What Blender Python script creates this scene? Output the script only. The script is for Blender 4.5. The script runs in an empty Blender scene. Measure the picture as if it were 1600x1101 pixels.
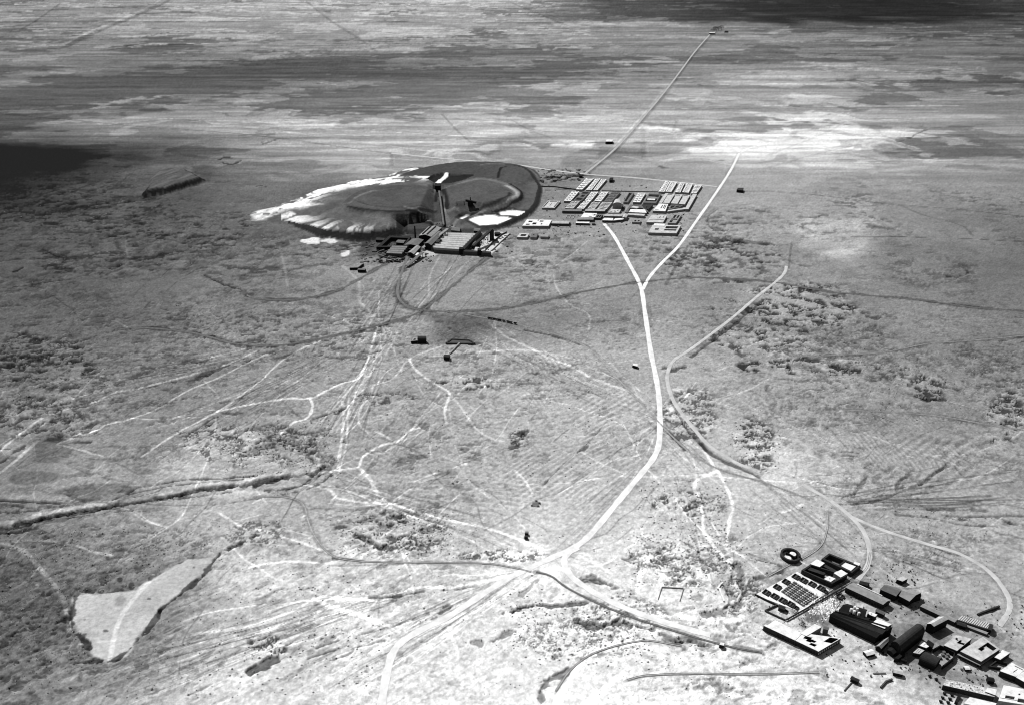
import bpy, math, random
import numpy as np
random.seed(7)
C = bpy.context.scene
COL = C.collection
# ------------------------------------------------------------------ camera, sky, sun, exposure
CAMH = 400.0
FPX = 1300.0                      # focal length in photograph pixels (1600 wide)
CX, CY = 800.0, 550.5
HORIZ = -130.0
ALPHA = math.atan((CY - HORIZ) / FPX)
SA, CA = math.sin(ALPHA), math.cos(ALPHA)
cam_d = bpy.data.cameras.new('camera')
cam = bpy.data.objects.new('camera', cam_d); COL.objects.link(cam)
cam_d.sensor_width = 36.0; cam_d.lens = FPX / 1600 * 36.0
cam_d.clip_start = 1.0; cam_d.clip_end = 120000.0
cam.location = (0, 0, CAMH); cam.rotation_euler = (math.pi / 2 - ALPHA, 0, 0)
C.camera = cam
SUN_EL = math.radians(50); SUN_AZ = math.radians(-33)       # azimuth from +Y towards +X
world = bpy.data.worlds.new('World'); C.world = world; world.use_nodes = True
wn = world.node_tree.nodes; wl = world.node_tree.links
for n in list(wn): wn.remove(n)
wo = wn.new('ShaderNodeOutputWorld'); bg = wn.new('ShaderNodeBackground'); sk = wn.new('ShaderNodeTexSky')
bw = wn.new('ShaderNodeRGBToBW')                              # black-and-white film
sk.sky_type = 'NISHITA'; sk.sun_disc = False; sk.sun_elevation = SUN_EL; sk.sun_rotation = SUN_AZ
bg.inputs['Strength'].default_value = 0.05
wl.new(sk.outputs['Color'], bw.inputs['Color']); wl.new(bw.outputs['Val'], bg.inputs['Color']); wl.new(bg.outputs[0], wo.inputs['Surface'])
sd = bpy.data.lights.new('sun', 'SUN'); sd.energy = 4.0; sd.angle = math.radians(0.5); sd.color = (1, 1, 1)
sun = bpy.data.objects.new('sun', sd); COL.objects.link(sun)
sun.rotation_euler = (math.pi / 2 - SUN_EL, 0, math.pi - SUN_AZ)
C.view_settings.view_transform = 'Standard'
C.view_settings.look = 'None'
C.view_settings.gamma = 1.0
C.view_settings.use_curve_mapping = False
C.view_settings.exposure = 0.55
try: C.cycles.filter_width = 1.1
except Exception: pass

# ------------------------------------------------------------------ helpers
def P(px, py, z=0.0):
    """point of the world at height z seen at photograph pixel px, py"""
    u = (px - CX) / FPX; v = (py - CY) / FPX
    Z = (CAMH - z) / (SA + v * CA)
    return (u * Z, Z * (CA - v * SA), z)
def G(px, py): return P(px, py, 0.0)[:2]
def s2l(s):
    s = np.asarray(s, float)
    return np.where(s <= 0.04045, s / 12.92, ((s + 0.055) / 1.055) ** 2.4)
def sstep(a, b, x):
    t = np.clip((x - a) / (b - a), 0, 1); return t * t * (3 - 2 * t)
rng = np.random.RandomState(5)
TAB = rng.rand(256, 256).astype(np.float32)
def vnoise(x, y, seed):
    x = x + seed * 17.31; y = y - seed * 9.77
    xi = np.floor(x); yi = np.floor(y); fx = x - xi; fy = y - yi
    fx = fx * fx * (3 - 2 * fx); fy = fy * fy * (3 - 2 * fy)
    xi = xi.astype(np.int64) & 255; yi = yi.astype(np.int64) & 255
    x1 = (xi + 1) & 255; y1 = (yi + 1) & 255
    a = TAB[yi, xi]; b = TAB[yi, x1]; c = TAB[y1, xi]; d = TAB[y1, x1]
    return (a + (b - a) * fx) * (1 - fy) + (c + (d - c) * fx) * fy
def fbm(X, Y, sc, octv=3, seed=1, ang=0.0, asp=1.0, gain=0.5):
    ca, sa = math.cos(ang), math.sin(ang)
    x = (X * ca + Y * sa) / (sc * asp); y = (-X * sa + Y * ca) / sc
    s = 0; t = 0; a = 1.0
    for k in range(octv):
        s = s + a * (vnoise(x, y, seed + k * 3.7) * 2 - 1); t += a; a *= gain; x = x * 2.03; y = y * 2.03
    return s / t * 1.6
def catmull(pts, n=6):
    if len(pts) < 3: return [tuple(map(float, p)) for p in pts]
    P_ = [np.array(p, float) for p in pts]; P_ = [2 * P_[0] - P_[1]] + P_ + [2 * P_[-1] - P_[-2]]
    out = []
    for i in range(1, len(P_) - 2):
        p0, p1, p2, p3 = P_[i - 1:i + 3]
        for k in range(n):
            t = k / n
            out.append(tuple(0.5 * (2 * p1 + (p2 - p0) * t + (2 * p0 - 5 * p1 + 4 * p2 - p3) * t * t + (3 * p1 - p0 - 3 * p2 + p3) * t ** 3)))
    out.append(tuple(P_[-2])); return out

# ------------------------------------------------------------------ materials (greys: the photograph is black and white)
def nmat(name, tone, var=0.15, scale=0.5, bump=0.0, rough=0.9, streak=None):
    m = bpy.data.materials.new(name); m.use_nodes = True; nt = m.node_tree; N = nt.nodes; L = nt.links
    bs = N['Principled BSDF']; bs.inputs['Roughness'].default_value = rough
    bs.inputs['Specular IOR Level'].default_value = 0.15
    tc = N.new('ShaderNodeTexCoord'); mp = N.new('ShaderNodeMapping'); L.new(tc.outputs['Object'], mp.inputs['Vector'])
    if streak: mp.inputs['Scale'].default_value = streak
    n1 = N.new('ShaderNodeTexNoise'); n1.inputs['Scale'].default_value = scale; n1.inputs['Detail'].default_value = 6
    n1.inputs['Roughness'].default_value = 0.7
    L.new(mp.outputs[0], n1.inputs['Vector'])
    mr = N.new('ShaderNodeMapRange'); mr.inputs[1].default_value = 0.3; mr.inputs[2].default_value = 0.7
    mr.inputs[3].default_value = tone * (1 - var); mr.inputs[4].default_value = min(0.9, tone * (1 + var))
    L.new(n1.outputs[0], mr.inputs[0]); L.new(mr.outputs[0], bs.inputs['Base Color'])
    if bump:
        b = N.new('ShaderNodeBump'); b.inputs['Strength'].default_value = bump; b.inputs['Distance'].default_value = 0.3
        L.new(n1.outputs[0], b.inputs['Height']); L.new(b.outputs[0], bs.inputs['Normal'])
    return m
M = {
 'white': nmat('limewashed_roof', 0.60, 0.30, 0.25), 'pale': nmat('pale_mud_roof', 0.40, 0.38, 0.25),
 'grey': nmat('grey_iron_roof', 0.22, 0.25, 0.3), 'dgrey': nmat('weathered_iron_roof', 0.11, 0.3, 0.3),
 'dark': nmat('tarred_roof', 0.024, 0.4, 0.4), 'black': nmat('sooty_black', 0.008, 0.4, 0.5),
 'wall': nmat('adobe_wall', 0.22, 0.25, 0.4), 'wdark': nmat('dark_iron_wall', 0.06, 0.3, 0.4),
 'wpale': nmat('limewashed_wall', 0.55, 0.2, 0.4), 'ruin': nmat('rubble_roof', 0.42, 0.75, 0.6, 0.4),
 'yard': nmat('trodden_yard', 0.30, 0.35, 0.2), 'yardd': nmat('dark_yard', 0.12, 0.4, 0.25),
 'wood': nmat('timber', 0.05, 0.3, 0.8), 'salt': nmat('white_salt', 0.82, 0.08, 0.3, 0.2),
 'road': nmat('packed_road', 0.60, 0.22, 0.12), 'roadg': nmat('dusty_road', 0.40, 0.25, 0.1),
 'ballast': nmat('ballast', 0.13, 0.4, 0.3), 'ballastp': nmat('pale_ballast', 0.30, 0.35, 0.3),
 'rail': nmat('rail_steel', 0.08, 0.2, 1), 'leaf': nmat('foliage', 0.04, 0.5, 0.6), 'bark': nmat('bark', 0.08, 0.3, 1),
 'water': nmat('dark_water', 0.05, 0.2, 0.2, 0, 0.35), 'liquor': nmat('tank_liquor', 0.02, 0.35, 0.5, 0, 0.6),
 'rock': nmat('broken_caliche', 0.30, 0.5, 0.12),
}
def gmat():
    m = bpy.data.materials.new('desert_ground'); m.use_nodes = True; nt = m.node_tree; N = nt.nodes; L = nt.links
    for n in list(N): N.remove(n)
    out = N.new('ShaderNodeOutputMaterial'); bs = N.new('ShaderNodeBsdfDiffuse'); L.new(bs.outputs[0], out.inputs[0])
    at = N.new('ShaderNodeAttribute'); at.attribute_name = 'tone'
    geo = N.new('ShaderNodeNewGeometry')
    n1 = N.new('ShaderNodeTexNoise'); n1.inputs['Scale'].default_value = 0.3; n1.inputs['Detail'].default_value = 7; n1.inputs['Roughness'].default_value = 0.8
    L.new(geo.outputs['Position'], n1.inputs['Vector'])
    mr = N.new('ShaderNodeMapRange'); mr.inputs[1].default_value = 0.28; mr.inputs[2].default_value = 0.72; mr.inputs[3].default_value = 0.62; mr.inputs[4].default_value = 1.38
    L.new(n1.outputs[0], mr.inputs[0])
    mu = N.new('ShaderNodeMath'); mu.operation = 'MULTIPLY'; L.new(at.outputs['Fac'], mu.inputs[0]); L.new(mr.outputs[0], mu.inputs[1])
    mn = N.new('ShaderNodeMath'); mn.operation = 'MINIMUM'; mn.inputs[1].default_value = 0.88; L.new(mu.outputs[0], mn.inputs[0])
    L.new(mn.outputs[0], bs.inputs['Color'])
    n2 = N.new('ShaderNodeTexNoise'); n2.inputs['Scale'].default_value = 0.35; n2.inputs['Detail'].default_value = 4
    L.new(geo.outputs['Position'], n2.inputs['Vector'])
    bp = N.new('ShaderNodeBump'); bp.inputs['Strength'].default_value = 0.6; bp.inputs['Distance'].default_value = 0.8
    L.new(n2.outputs[0], bp.inputs['Height']); L.new(bp.outputs[0], bs.inputs['Normal'])
    return m
M['ground'] = gmat()

# ------------------------------------------------------------------ the ground sheet
STEP = 1.45
core_x = np.arange(-90, 1690 + .1, STEP); core_y = np.arange(-62, 1152 + .1, STEP)
ox = np.array([2600, 1900, 1300, 850, 520, 300, 160, 80, 35, 12.0])
pxs = np.concatenate([-90 - ox, core_x, core_x[-1] + ox[::-1]])
top = HORIZ + np.array([9.0, 14, 19, 24, 29, 34, 40, 46, 52, 58, 63])
bot = core_y[-1] + np.array([5, 15, 35, 70, 120, 200, 330, 520, 800, 1300, 2200.0])
pys = np.concatenate([top, core_y, bot])
NX, NY = len(pxs), len(pys); OX, OY = len(ox), len(top)
PX, PY = np.meshgrid(pxs, pys)
U = (PX - CX) / FPX; V = (PY - CY) / FPX; ZZ = CAMH / (SA + V * CA)
GX = U * ZZ; GY = ZZ * (CA - V * SA)
bx = [0, 200, 400, 600, 800, 1000, 1200, 1400, 1600]
TT = {0: '150 160 165 170 170 110 78 70 90', 22: '140 145 160 165 158 112 76 68 85', 50: '128 138 150 155 150 145 130 118 118', 110: '128 121 118 121 133 135 144 131 118',
 160: '122 125 137 153 159 164 161 150 132', 210: '108 132 150 172 187 187 194 179 147', 240: '52 89 139 176 160 176 190 160 158', 270: '58 88 126 150 142 158 172 158 145', 300: '62 90 116 124 126 155 160 152 138',
 350: '92 102 112 130 150 155 160 158 128', 400: '100 107 122 143 158 154 150 145 118', 450: '103 110 128 150 155 150 148 135 122', 500: '108 112 138 155 140 152 150 140 128',
 560: '116 125 148 165 172 178 155 142 132', 620: '128 140 155 168 178 184 165 148 138', 700: '130 150 162 168 180 188 182 158 148', 760: '135 160 180 178 188 202 192 164 152',
 820: '125 155 185 175 200 216 195 175 165', 880: '118 140 185 208 228 226 200 178 170', 940: '108 128 188 222 238 232 218 190 178', 1000: '112 140 190 232 243 240 228 202 190',
 1060: '122 160 210 238 246 245 238 212 205', 1101: '135 175 218 242 248 248 243 225 215'}
by = sorted(TT); tab = np.array([[float(v) for v in TT[k].split()] for k in by])
EXPO = 1.60                                   # what an albedo of 1 renders to on flat ground
def lerp2(px, py):
    i = np.clip(np.interp(py, by, range(len(by))), 0, len(by) - 1.001); j = np.clip(np.interp(px, bx, range(len(bx))), 0, len(bx) - 1.001)
    i0 = i.astype(int); j0 = j.astype(int); fi = i - i0; fj = j - j0; fi = fi * fi * (3 - 2 * fi); fj = fj * fj * (3 - 2 * fj)
    return (tab[i0, j0] * (1 - fj) + tab[i0, j0 + 1] * fj) * (1 - fi) + (tab[i0 + 1, j0] * (1 - fj) + tab[i0 + 1, j0 + 1] * fj) * fi
wx = fbm(GX, GY, 160, 2, 3) * 28; wy = fbm(GX, GY, 160, 2, 9) * 10
T0 = lerp2(PX + wx, PY + wy); T0 = T0 + (T0 - 150) * np.where(T0 < 150, .16, .05)
ALB = s2l(T0 / 255.0) / EXPO * 1.03  # exposure falloff put into the albedo: ground paler toward the foreground
HG = np.zeros_like(ALB)
near = sstep(230, 330, PY); far = 1 - near
# broad tonal unevenness
ALB *= 1 + 0.13 * fbm(GX, GY, 70, 3, 21) * (0.4 + 0.6 * near)
ALB *= 1 + 0.12 * fbm(GX, GY, 9, 4, 22, 0.15, 1.8, .7) * near
ALB *= 1 + 0.12 * fbm(GX, GY, 3.0, 2, 24) * sstep(400, 800, PY)
HG += near * (0.35 * fbm(GX, GY, 40, 2, 31) + 0.30 * fbm(GX, GY, 9, 3, 32, 0.2, 1.8))
# --- the far plain: dark gravel and pale salt in horizontal patches
fm = sstep(325, 228, PY)
bt = [0, 200, 400, 600, 800, 1000, 1200, 1400, 1600]
BT = {0: '-.5 -.5 -.6 -.6 -.3 .9 1.3 1.4 1.2', 25: '-.3 -.3 -.5 -.5 -.4 .6 1.3 1.4 1.2', 38: '-.2 -.3 -.4 -.5 -.4 -.2 .4 .5 .5', 50: '-.1 -.1 -.3 -.5 -.4 -.5 -.3 -.3 -.3', 90: '.25 .5 .45 .25 -.2 -.3 .3 -.1 -.1', 120: '.1 .8 .6 .7 .3 .1 -.2 -.1 .1',
 150: '.5 .2 .1 .5 -.1 -.3 -.2 0 0', 180: '0 -.1 -.2 0 -.3 -.4 -.5 -.5 -.2', 210: '-.2 -.2 -.3 -.5 -.3 -.5 -.6 -.2 .5', 235: '.3 0 -.3 -.6 -.4 -.4 -.6 .4 .8', 262: '.4 .2 0 -.3 -.1 -.4 -.5 -.1 .3', 300: '-.6 -.7 -.7 -.8 -.8 -.8 -.8 -.6 -.5'}
kb = sorted(BT); tb = np.array([[float(v) for v in BT[k].split()] for k in kb])
_t, _b, _by, _bx = tab, by, by, bx
tab, by = tb, kb
bias = lerp2(PX, PY)
tab, by = _t, _b
gx2 = GX + 40 * fbm(GX, GY, 60, 2, 41); gy2 = GY + 60 * fbm(GX, GY, 90, 2, 42)
pn = fbm(gx2, gy2, 230, 4, 43, 0.0, 1.5, 0.55)
pn = pn + .55 * fbm(GX, GY, 55, 4, 44, 0, 2.0, .65)
dk = sstep(0.22, 0.36, pn + bias * 0.75) * fm
ALB *= 1 - 0.40 * dk
pn2 = fbm(gx2, gy2, 110, 4, 47, 0.0, 2.6, 0.7)
lt = sstep(0.18, 0.42, pn2 - bias * 0.3) * fm * (1 - dk)
ALB *= 1 + 0.5 * lt
ls = sstep(.28, .5, fbm(GX, GY, 34, 4, 57, -.03, 7, .65)) * sstep(140, 180, PY) * sstep(310, 240, PY)
ALB *= 1 + .30 * ls
st = fbm(GX, GY, 26, 3, 51, 0.0, 14, 0.6)
ALB *= 1 + 0.24 * st * fm
st2 = fbm(GX, GY, 11, 4, 52, 0.02, 9, .7); ALB *= 1 + .26 * st2 * fm
ALB *= 1 - 0.16 * sstep(0.3, 0.55, fbm(GX, GY, 40, 2, 53, 0.0, 40)) * fm

cPX = PX[OY:OY + len(core_y), OX:OX + len(core_x)]; cPY = PY[OY:OY + len(core_y), OX:OX + len(core_x)]
cX = GX[OY:OY + len(core_y), OX:OX + len(core_x)]; cY = GY[OY:OY + len(core_y), OX:OX + len(core_x)]
cA = ALB[OY:OY + len(core_y), OX:OX + len(core_x)]; cH = HG[OY:OY + len(core_y), OX:OX + len(core_x)]
cR = cA * 0 + 1          # where relief may stand (0 on roads, yards)
def win(x0, y0, x1, y1):
    j0 = max(0, int((x0 - core_x[0]) / STEP) - 1); j1 = min(len(core_x), int((x1 - core_x[0]) / STEP) + 3)
    i0 = max(0, int((y0 - core_y[0]) / STEP) - 1); i1 = min(len(core_y), int((y1 - core_y[0]) / STEP) + 3)
    return (slice(i0, max(i0, i1)), slice(j0, max(j0, j1)))
RAGN = {}
def linemask(pts, w, rag=0.0, smooth=6, seed=1, dash=0.0):
    pts = catmull(pts, smooth)
    ys = min(p[1] for p in pts)
    mpp = CAMH / (CA * (max(ys, -60) - HORIZ))
    pad = w * 3 / (CAMH / (CA * (max(p[1] for p in pts) - HORIZ))) + 6
    s = win(min(p[0] for p in pts) - pad, ys - pad, max(p[0] for p in pts) + pad, max(p[1] for p in pts) + pad)
    X = cX[s]; Y = cY[s]
    if X.size == 0: return s, None
    D = np.full(X.shape, 1e9)
    Wp = np.array([G(*p) for p in pts])
    for k in range(len(pts) - 1):
        a, b = Wp[k], Wp[k + 1]
        pa, pb = pts[k], pts[k + 1]
        t = win(min(pa[0], pb[0]) - pad, min(pa[1], pb[1]) - pad, max(pa[0], pb[0]) + pad, max(pa[1], pb[1]) + pad)
        t = (slice(max(t[0].start - s[0].start, 0), max(t[0].stop - s[0].start, 0)), slice(max(t[1].start - s[1].start, 0), max(t[1].stop - s[1].start, 0)))
        x = X[t]; y = Y[t]
        if x.size == 0: continue
        d = b - a; L2 = d @ d + 1e-9
        q = np.clip(((x - a[0]) * d[0] + (y - a[1]) * d[1]) / L2, 0, 1)
        dd = np.hypot(x - a[0] - q * d[0], y - a[1] - q * d[1])
        D[t] = np.minimum(D[t], dd)
    if rag: D = D + rag * w * fbm(X, Y, max(4.0, w * 3), 4, seed + 60, 0, 1, .65)
    # never thinner than the sheet can carry
    cell = 0.45 * STEP * CAMH / (CA * (cPY[s] - HORIZ))
    ww = np.maximum(w / 2, cell)
    m = sstep(1.35, 0.6, D / ww) * np.minimum(1, (w / 2 / cell) ** 0.5 + 0.35)
    if dash: m = m * sstep(-0.1, 0.35, fbm(X, Y, 14, 2, seed + 80) + 0.6 - dash)
    return s, m
def S(pts, w, f, d=0.0, rag=0.0, seed=1, dash=0.0, flat=False, smooth=6):
    s, m = linemask(pts, w, rag, smooth, seed, dash)
    if m is None: return
    cA[s] *= 1 + (f - 1) * m
    if d: cH[s] += d * m
    if flat: cR[s] *= 1 - m
def polymask(poly, soft=2.0, rag=0.0, seed=1, world_pts=None):
    """inside distance to a polygon, metres (positive inside)"""
    xs = [p[0] for p in poly]; ys = [p[1] for p in poly]
    s = win(min(xs) - 60, min(ys) - 40, max(xs) + 60, max(ys) + 60)
    W = world_pts if world_pts is not None else [G(*p) for p in poly]
    return s, sdist(cX[s], cY[s], W) + (rag * fbm(cX[s], cY[s], max(6, rag * 3), 3, seed) if rag else 0)
def sdist(X, Y, W):
    D = np.full(X.shape, 1e9); ins = np.zeros(X.shape, bool); n = len(W)
    for k in range(n):
        a = W[k]; b = W[(k + 1) % n]; dx, dy = b[0] - a[0], b[1] - a[1]
        q = np.clip(((X - a[0]) * dx + (Y - a[1]) * dy) / (dx * dx + dy * dy + 1e-9), 0, 1)
        D = np.minimum(D, np.hypot(X - a[0] - q * dx, Y - a[1] - q * dy))
        c = ((a[1] > Y) != (b[1] > Y)) & (X < dx * (Y - a[1]) / (dy + 1e-12) + a[0]); ins ^= c
    return np.where(ins, D, -D)
def fill(poly, tone=None, f=None, soft=2.0, rag=3.0, a=1.0, seed=5, d=0.0, flat=False):
    s, D = polymask(poly, rag=rag, seed=seed); m = sstep(-soft, soft, D) * a
    if tone is not None: cA[s] += (float(s2l(tone / 255.)) / EXPO - cA[s]) * m
    if f is not None: cA[s] *= 1 + (f - 1) * m
    if d: cH[s] += d * m
    if flat: cR[s] *= 1 - m
def ell(cx, cy, rx, ry, k=1.0):
    pad = 1.5
    s = win(cx - rx * pad, cy - ry * pad, cx + rx * pad, cy + ry * pad)
    x = (cPX[s] - cx) / rx; y = (cPY[s] - cy) / ry
    r = np.sqrt(x * x + y * y) + 0.28 * fbm(cX[s], cY[s], 22, 3, cx % 37)
    return s, sstep(1.12, 0.78, r) * k
# --- diggings (calicheras): wandering trenches between spoil
def dig(cx, cy, rx, ry, k=1.0, sc=9.0, kind='t', seed=1, ang=0.1, asp=2.0, thr=0.16, fd=0.30, cov=0.0):
    mp = CAMH / (CA * (cy - HORIZ)); sn = math.sin(math.atan2(cy - HORIZ, FPX)); sc = sc * .155 * mp * 11 * (.45 / sn if sn < .45 else 1)
    thr = .42 if kind == 't' else .2; asp = 2.0; sc = sc * .8
    s, m = ell(cx, cy, rx, ry, k)
    X, Y = cX[s], cY[s]
    wx = X + sc * .5 * fbm(X, Y, sc * .8, 2, seed + 5); wy = Y + sc * .5 * fbm(X, Y, sc * .8, 2, seed + 8)
    n = fbm(wx, wy, sc, 4, seed, ang, asp, .6)
    if kind == 't': t = sstep(thr * .8, thr * .5, np.abs(n + .08)) * sstep(-.35, -.1, fbm(X, Y, sc * 1.6, 2, seed + 4) + cov)
    elif kind == 'b': t = sstep(-.05, .08, n + cov) * sstep(-.5, -.1, fbm(wx, wy, sc * .5, 2, seed + 31))
    else: t = sstep(thr * .8, thr * 1.3, np.abs(n)) * (.55 + .45 * sstep(-.2, .3, fbm(wx, wy, sc * .4, 2, seed + 33))) * sstep(-.3, .1, fbm(X, Y, sc * 2.5, 2, seed + 4) + cov)
    sp = sstep(.15, .5, fbm(X + 2, Y + 4, sc, 3, seed, ang, asp) * -1)
    cA[s] *= (1 - (1 - fd) * t * m) * (1 + 0.10 * m * (1 - t) + .16 * sp * m * (1 - t))  # trench shadow put into the ground tone, on top of the relief
    cH[s] += m * (-1.2 * t * min(1, sc / 7) + 0.5 * sp * (1 - t))
# small dark dashes and pits over the whole worked desert
dens = sstep(255, 330, cPY) * (0.34 + 0.45 * fbm(cX, cY, 120, 3, 70))
for (cx, cy, rx, ry, k) in [(120, 300, 220, 60, .5), (150, 420, 260, 90, .3), (400, 400, 160, 50, .3), (60, 580, 130, 70, .5), (1350, 420, 260, 60, .2), (1130, 400, 90, 40, .6), (1450, 600, 240, 90, .15), (1000, 950, 260, 90, .25), (1300, 620, 200, 60, .2), (120, 900, 220, 120, .35), (860, 440, 140, 50, .3), (700, 560, 160, 50, .2)]:
    dens += k * np.exp(-(((cPX - cx) / rx) ** 2 + ((cPY - cy) / ry) ** 2))
nearw = sstep(400, 520, cPY)
for (sc, wgt, sd_) in ((13, 1 - nearw, 72), (6.5, nearw, 172)):
    n = fbm(cX, cY, sc, 4, sd_, 0.12, 1.7, .62); t = sstep(.42, .54, n + .24 * (dens - .5)) * np.clip(dens + .1, 0, 1) * wgt
    cA *= 1 - .62 * t; cH -= .8 * t
    n = fbm(cX + sc, cY, sc * .45, 2, sd_ + 5, 0.5, 1.3); t = sstep(.50, .8, n + .2 * (dens - .5)) * np.clip(dens, 0, 1) * wgt
    cA *= 1 - .50 * t; cH -= .5 * t; cA *= 1 + .28 * sstep(.45, .8, -n) * wgt * np.clip(dens + .2, 0, 1)
    n = fbm(cX + 40 * fbm(cX, cY, 50, 2, 79), cY, sc * 2.2, 2, sd_ + 9, 0.25, 2.0); t = sstep(.10, .03, np.abs(n)) * np.clip(dens - .2, 0, 1) * sstep(-.1, .35, fbm(cX, cY, 40, 2, 77)) * wgt
    cA *= 1 - .6 * t; cH -= .9 * t
cA *= 1 + .10 * fbm(cX, cY, 1.6, 1, 301) * nearw
cA *= 1 + .13 * (np.random.RandomState(2).rand(*cA.shape) - .5) * 2
del n, t
# diagonal wind and cart streaks, lower left
m = sstep(835, 930, cPY + .10 * (cPX - 300)) * sstep(900, 560, cPX + .3 * (cPY - 950))
q = fbm(cX, cY, 2.6, 3, 81, 0.70, 13); cA *= 1 + .20 * q * m * (cPY > 700)
q = fbm(cX, cY, 3.2, 3, 82, 0.70, 6, .65); q = sstep(.42, .7, q) * m * sstep(-.3, .4, fbm(cX, cY, 30, 2, 83)); cA *= 1 - .42 * q; cH -= .3 * q
# fine working furrows
def furrow(cx, cy, rx, ry, ang, per, amp, seed):
    s, m = ell(cx, cy, rx, ry); X, Y = cX[s], cY[s]
    ph = (X * math.cos(ang) + Y * math.sin(ang)) / per * 6.283 + 3.5 * fbm(X, Y, per * 9, 2, seed)
    a = np.sin(ph) * sstep(-.3, .4, fbm(X, Y, per * 7, 2, seed + 2))
    cA[s] *= 1 + amp * a * m; cH[s] += .25 * a * m
furrow(900, 720, 110, 70, 2.35, 5, .10, 1); furrow(830, 640, 70, 60, .35, 4.2, .14, 2); furrow(960, 660, 60, 50, 2.3, 6, .13, 3)
furrow(1440, 690, 110, 55, .15, 4, .15, 4); furrow(1310, 525, 40, 35, .25, 4.5, .2, 5); furrow(1480, 730, 140, 60, 2.2, 7, .12, 6); furrow(860, 585, 50, 30, .3, 5, .15, 7)
furrow(600, 730, 80, 40, .9, 4.5, .12, 8); furrow(500, 590, 60, 50, .9, 4, .12, 9); furrow(700, 770, 150, 60, 1.35, 6, .1, 10)
for a in [(430, 695, 85, 42, 1, 7.5, 'c', 1), (330, 690, 60, 30, .9, 5.5, 't', 2), (250, 715, 60, 26, .6, 5, 't', 3), (625, 830, 80, 36, .95, 6.5, 'b', 4), (770, 868, 85, 10, 1, 4.5, 'b', 5),
 (1065, 785, 48, 26, 1, 6, 'b', 6), (1110, 790, 30, 22, .8, 5, 'b', 7), (1075, 880, 85, 42, 1, 5.5, 'c', 8), (1020, 870, 40, 22, .8, 4.5, 'b', 9), (1180, 695, 32, 42, 1, 6.5, 'b', 10),
 (1235, 480, 110, 36, 1, 8.5, 't', 11), (1180, 530, 80, 24, .9, 8, 't', 12), (1245, 572, 110, 15, 1, 9, 't', 13), (1450, 605, 34, 22, 1, 7, 'b', 14), (1415, 585, 34, 20, .8, 6, 'b', 15), (1572, 650, 36, 45, 1, 8, 'b', 16),
 (1130, 405, 95, 34, .8, 9, 't', 17), (1460, 425, 80, 28, .7, 9, 't', 18), (735, 597, 62, 11, 1, 6.5, 'b', 19), (600, 622, 60, 12, .8, 6.5, 't', 20), (812, 686, 18, 14, 1, 4.5, 'b', 21),
 (870, 275, 60, 12, 1, 14, 'b', 22), (60, 560, 110, 38, .9, 8.5, 't', 23), (60, 655, 90, 34, .8, 8, 't', 24), (1520, 560, 90, 30, .7, 8, 't', 25), (1340, 560, 120, 50, .7, 8, 't', 26),
 (1300, 640, 150, 34, .6, 7.5, 't', 27), (120, 320, 190, 50, .7, 12, 't', 28), (220, 400, 200, 34, .6, 10, 't', 29), (420, 390, 130, 30, .6, 10, 't', 30), (540, 470, 110, 40, .6, 8, 't', 31),
 (1080, 650, 50, 46, .9, 5.5, 'b', 32), (1060, 430, 40, 16, .7, 8, 't', 33), (900, 400, 110, 30, .5, 9, 't', 34), (120, 640, 120, 40, .6, 8, 't', 35), (1000, 690, 60, 40, .6, 5, 't', 36),
 (960, 960, 80, 26, .8, 4.5, 't', 37), (900, 1000, 90, 30, .8, 4, 't', 38), (700, 950, 90, 40, .4, 4.5, 't', 39), (1160, 930, 34, 34, .9, 5, 'b', 40), (1540, 700, 90, 50, .6, 7, 't', 41),
 (1450, 860, 110, 40, .7, 6, 't', 42), (1360, 760, 90, 40, .7, 6.5, 't', 43), (420, 1010, 34, 20, 1, 4.5, 'b', 44), (270, 850, 60, 26, .6, 3.6, 'b', 45), (100, 880, 140, 50, .6, 3.4, 't', 46),
 (60, 990, 110, 60, .5, 3.6, 'b', 47), (1560, 1000, 60, 40, .3, 5, 't', 48), (1340, 900, 60, 40, .4, 5, 't', 49), (1180, 980, 90, 24, .5, 4, 't', 50), (1050, 1070, 120, 26, .4, 3.5, 't', 51),
 (500, 700, 50, 36, .9, 6, 'c', 52), (395, 835, 50, 22, .8, 4, 'b', 53), (640, 385, 60, 22, .7, 10, 't', 54), (330, 540, 150, 30, .5, 8, 't', 55), (1050, 360, 60, 10, .7, 9, 't', 56), (1545, 600, 50, 40, .7, 7, 't', 57)]:
    if a[6] == 't' and a[4] < .8 : a = a[:4] + (a[4] * .6,) + a[5:]
    dig(*a[:7], seed=a[7] * 3, fd=.18 if a[6] == 't' else .20, ang=.1 if a[7] % 3 else .5, asp=2.2 if a[6] == 't' else 1.6)
# dark hand in the upper left and stains
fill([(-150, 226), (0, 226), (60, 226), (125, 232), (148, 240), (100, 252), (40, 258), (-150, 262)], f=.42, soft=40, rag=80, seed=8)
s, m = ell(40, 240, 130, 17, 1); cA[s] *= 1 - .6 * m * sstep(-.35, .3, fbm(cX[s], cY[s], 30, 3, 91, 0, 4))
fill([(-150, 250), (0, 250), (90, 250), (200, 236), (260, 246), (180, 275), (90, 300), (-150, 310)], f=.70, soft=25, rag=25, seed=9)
fill([(300, 223), (325, 219), (350, 222), (360, 236), (300, 240), (255, 237)], f=.80, soft=4, rag=5)
fill([(905, 235), (1008, 233), (1007, 250), (930, 262), (880, 262), (880, 240)], f=.72, soft=5, rag=8)
fill([(612, 241), (700, 250), (660, 255), (614, 257)], f=.80, soft=5, rag=6)
fill([(660, 488), (770, 488), (760, 510), (744, 538), (684, 538), (690, 512)], f=.50, soft=22, rag=14)
fill([(1390, 215), (1520, 213), (1545, 222), (1600, 234), (1750, 236), (1600, 250), (1470, 250), (1385, 247), (1365, 235)], f=.66, soft=5, rag=8)
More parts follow.
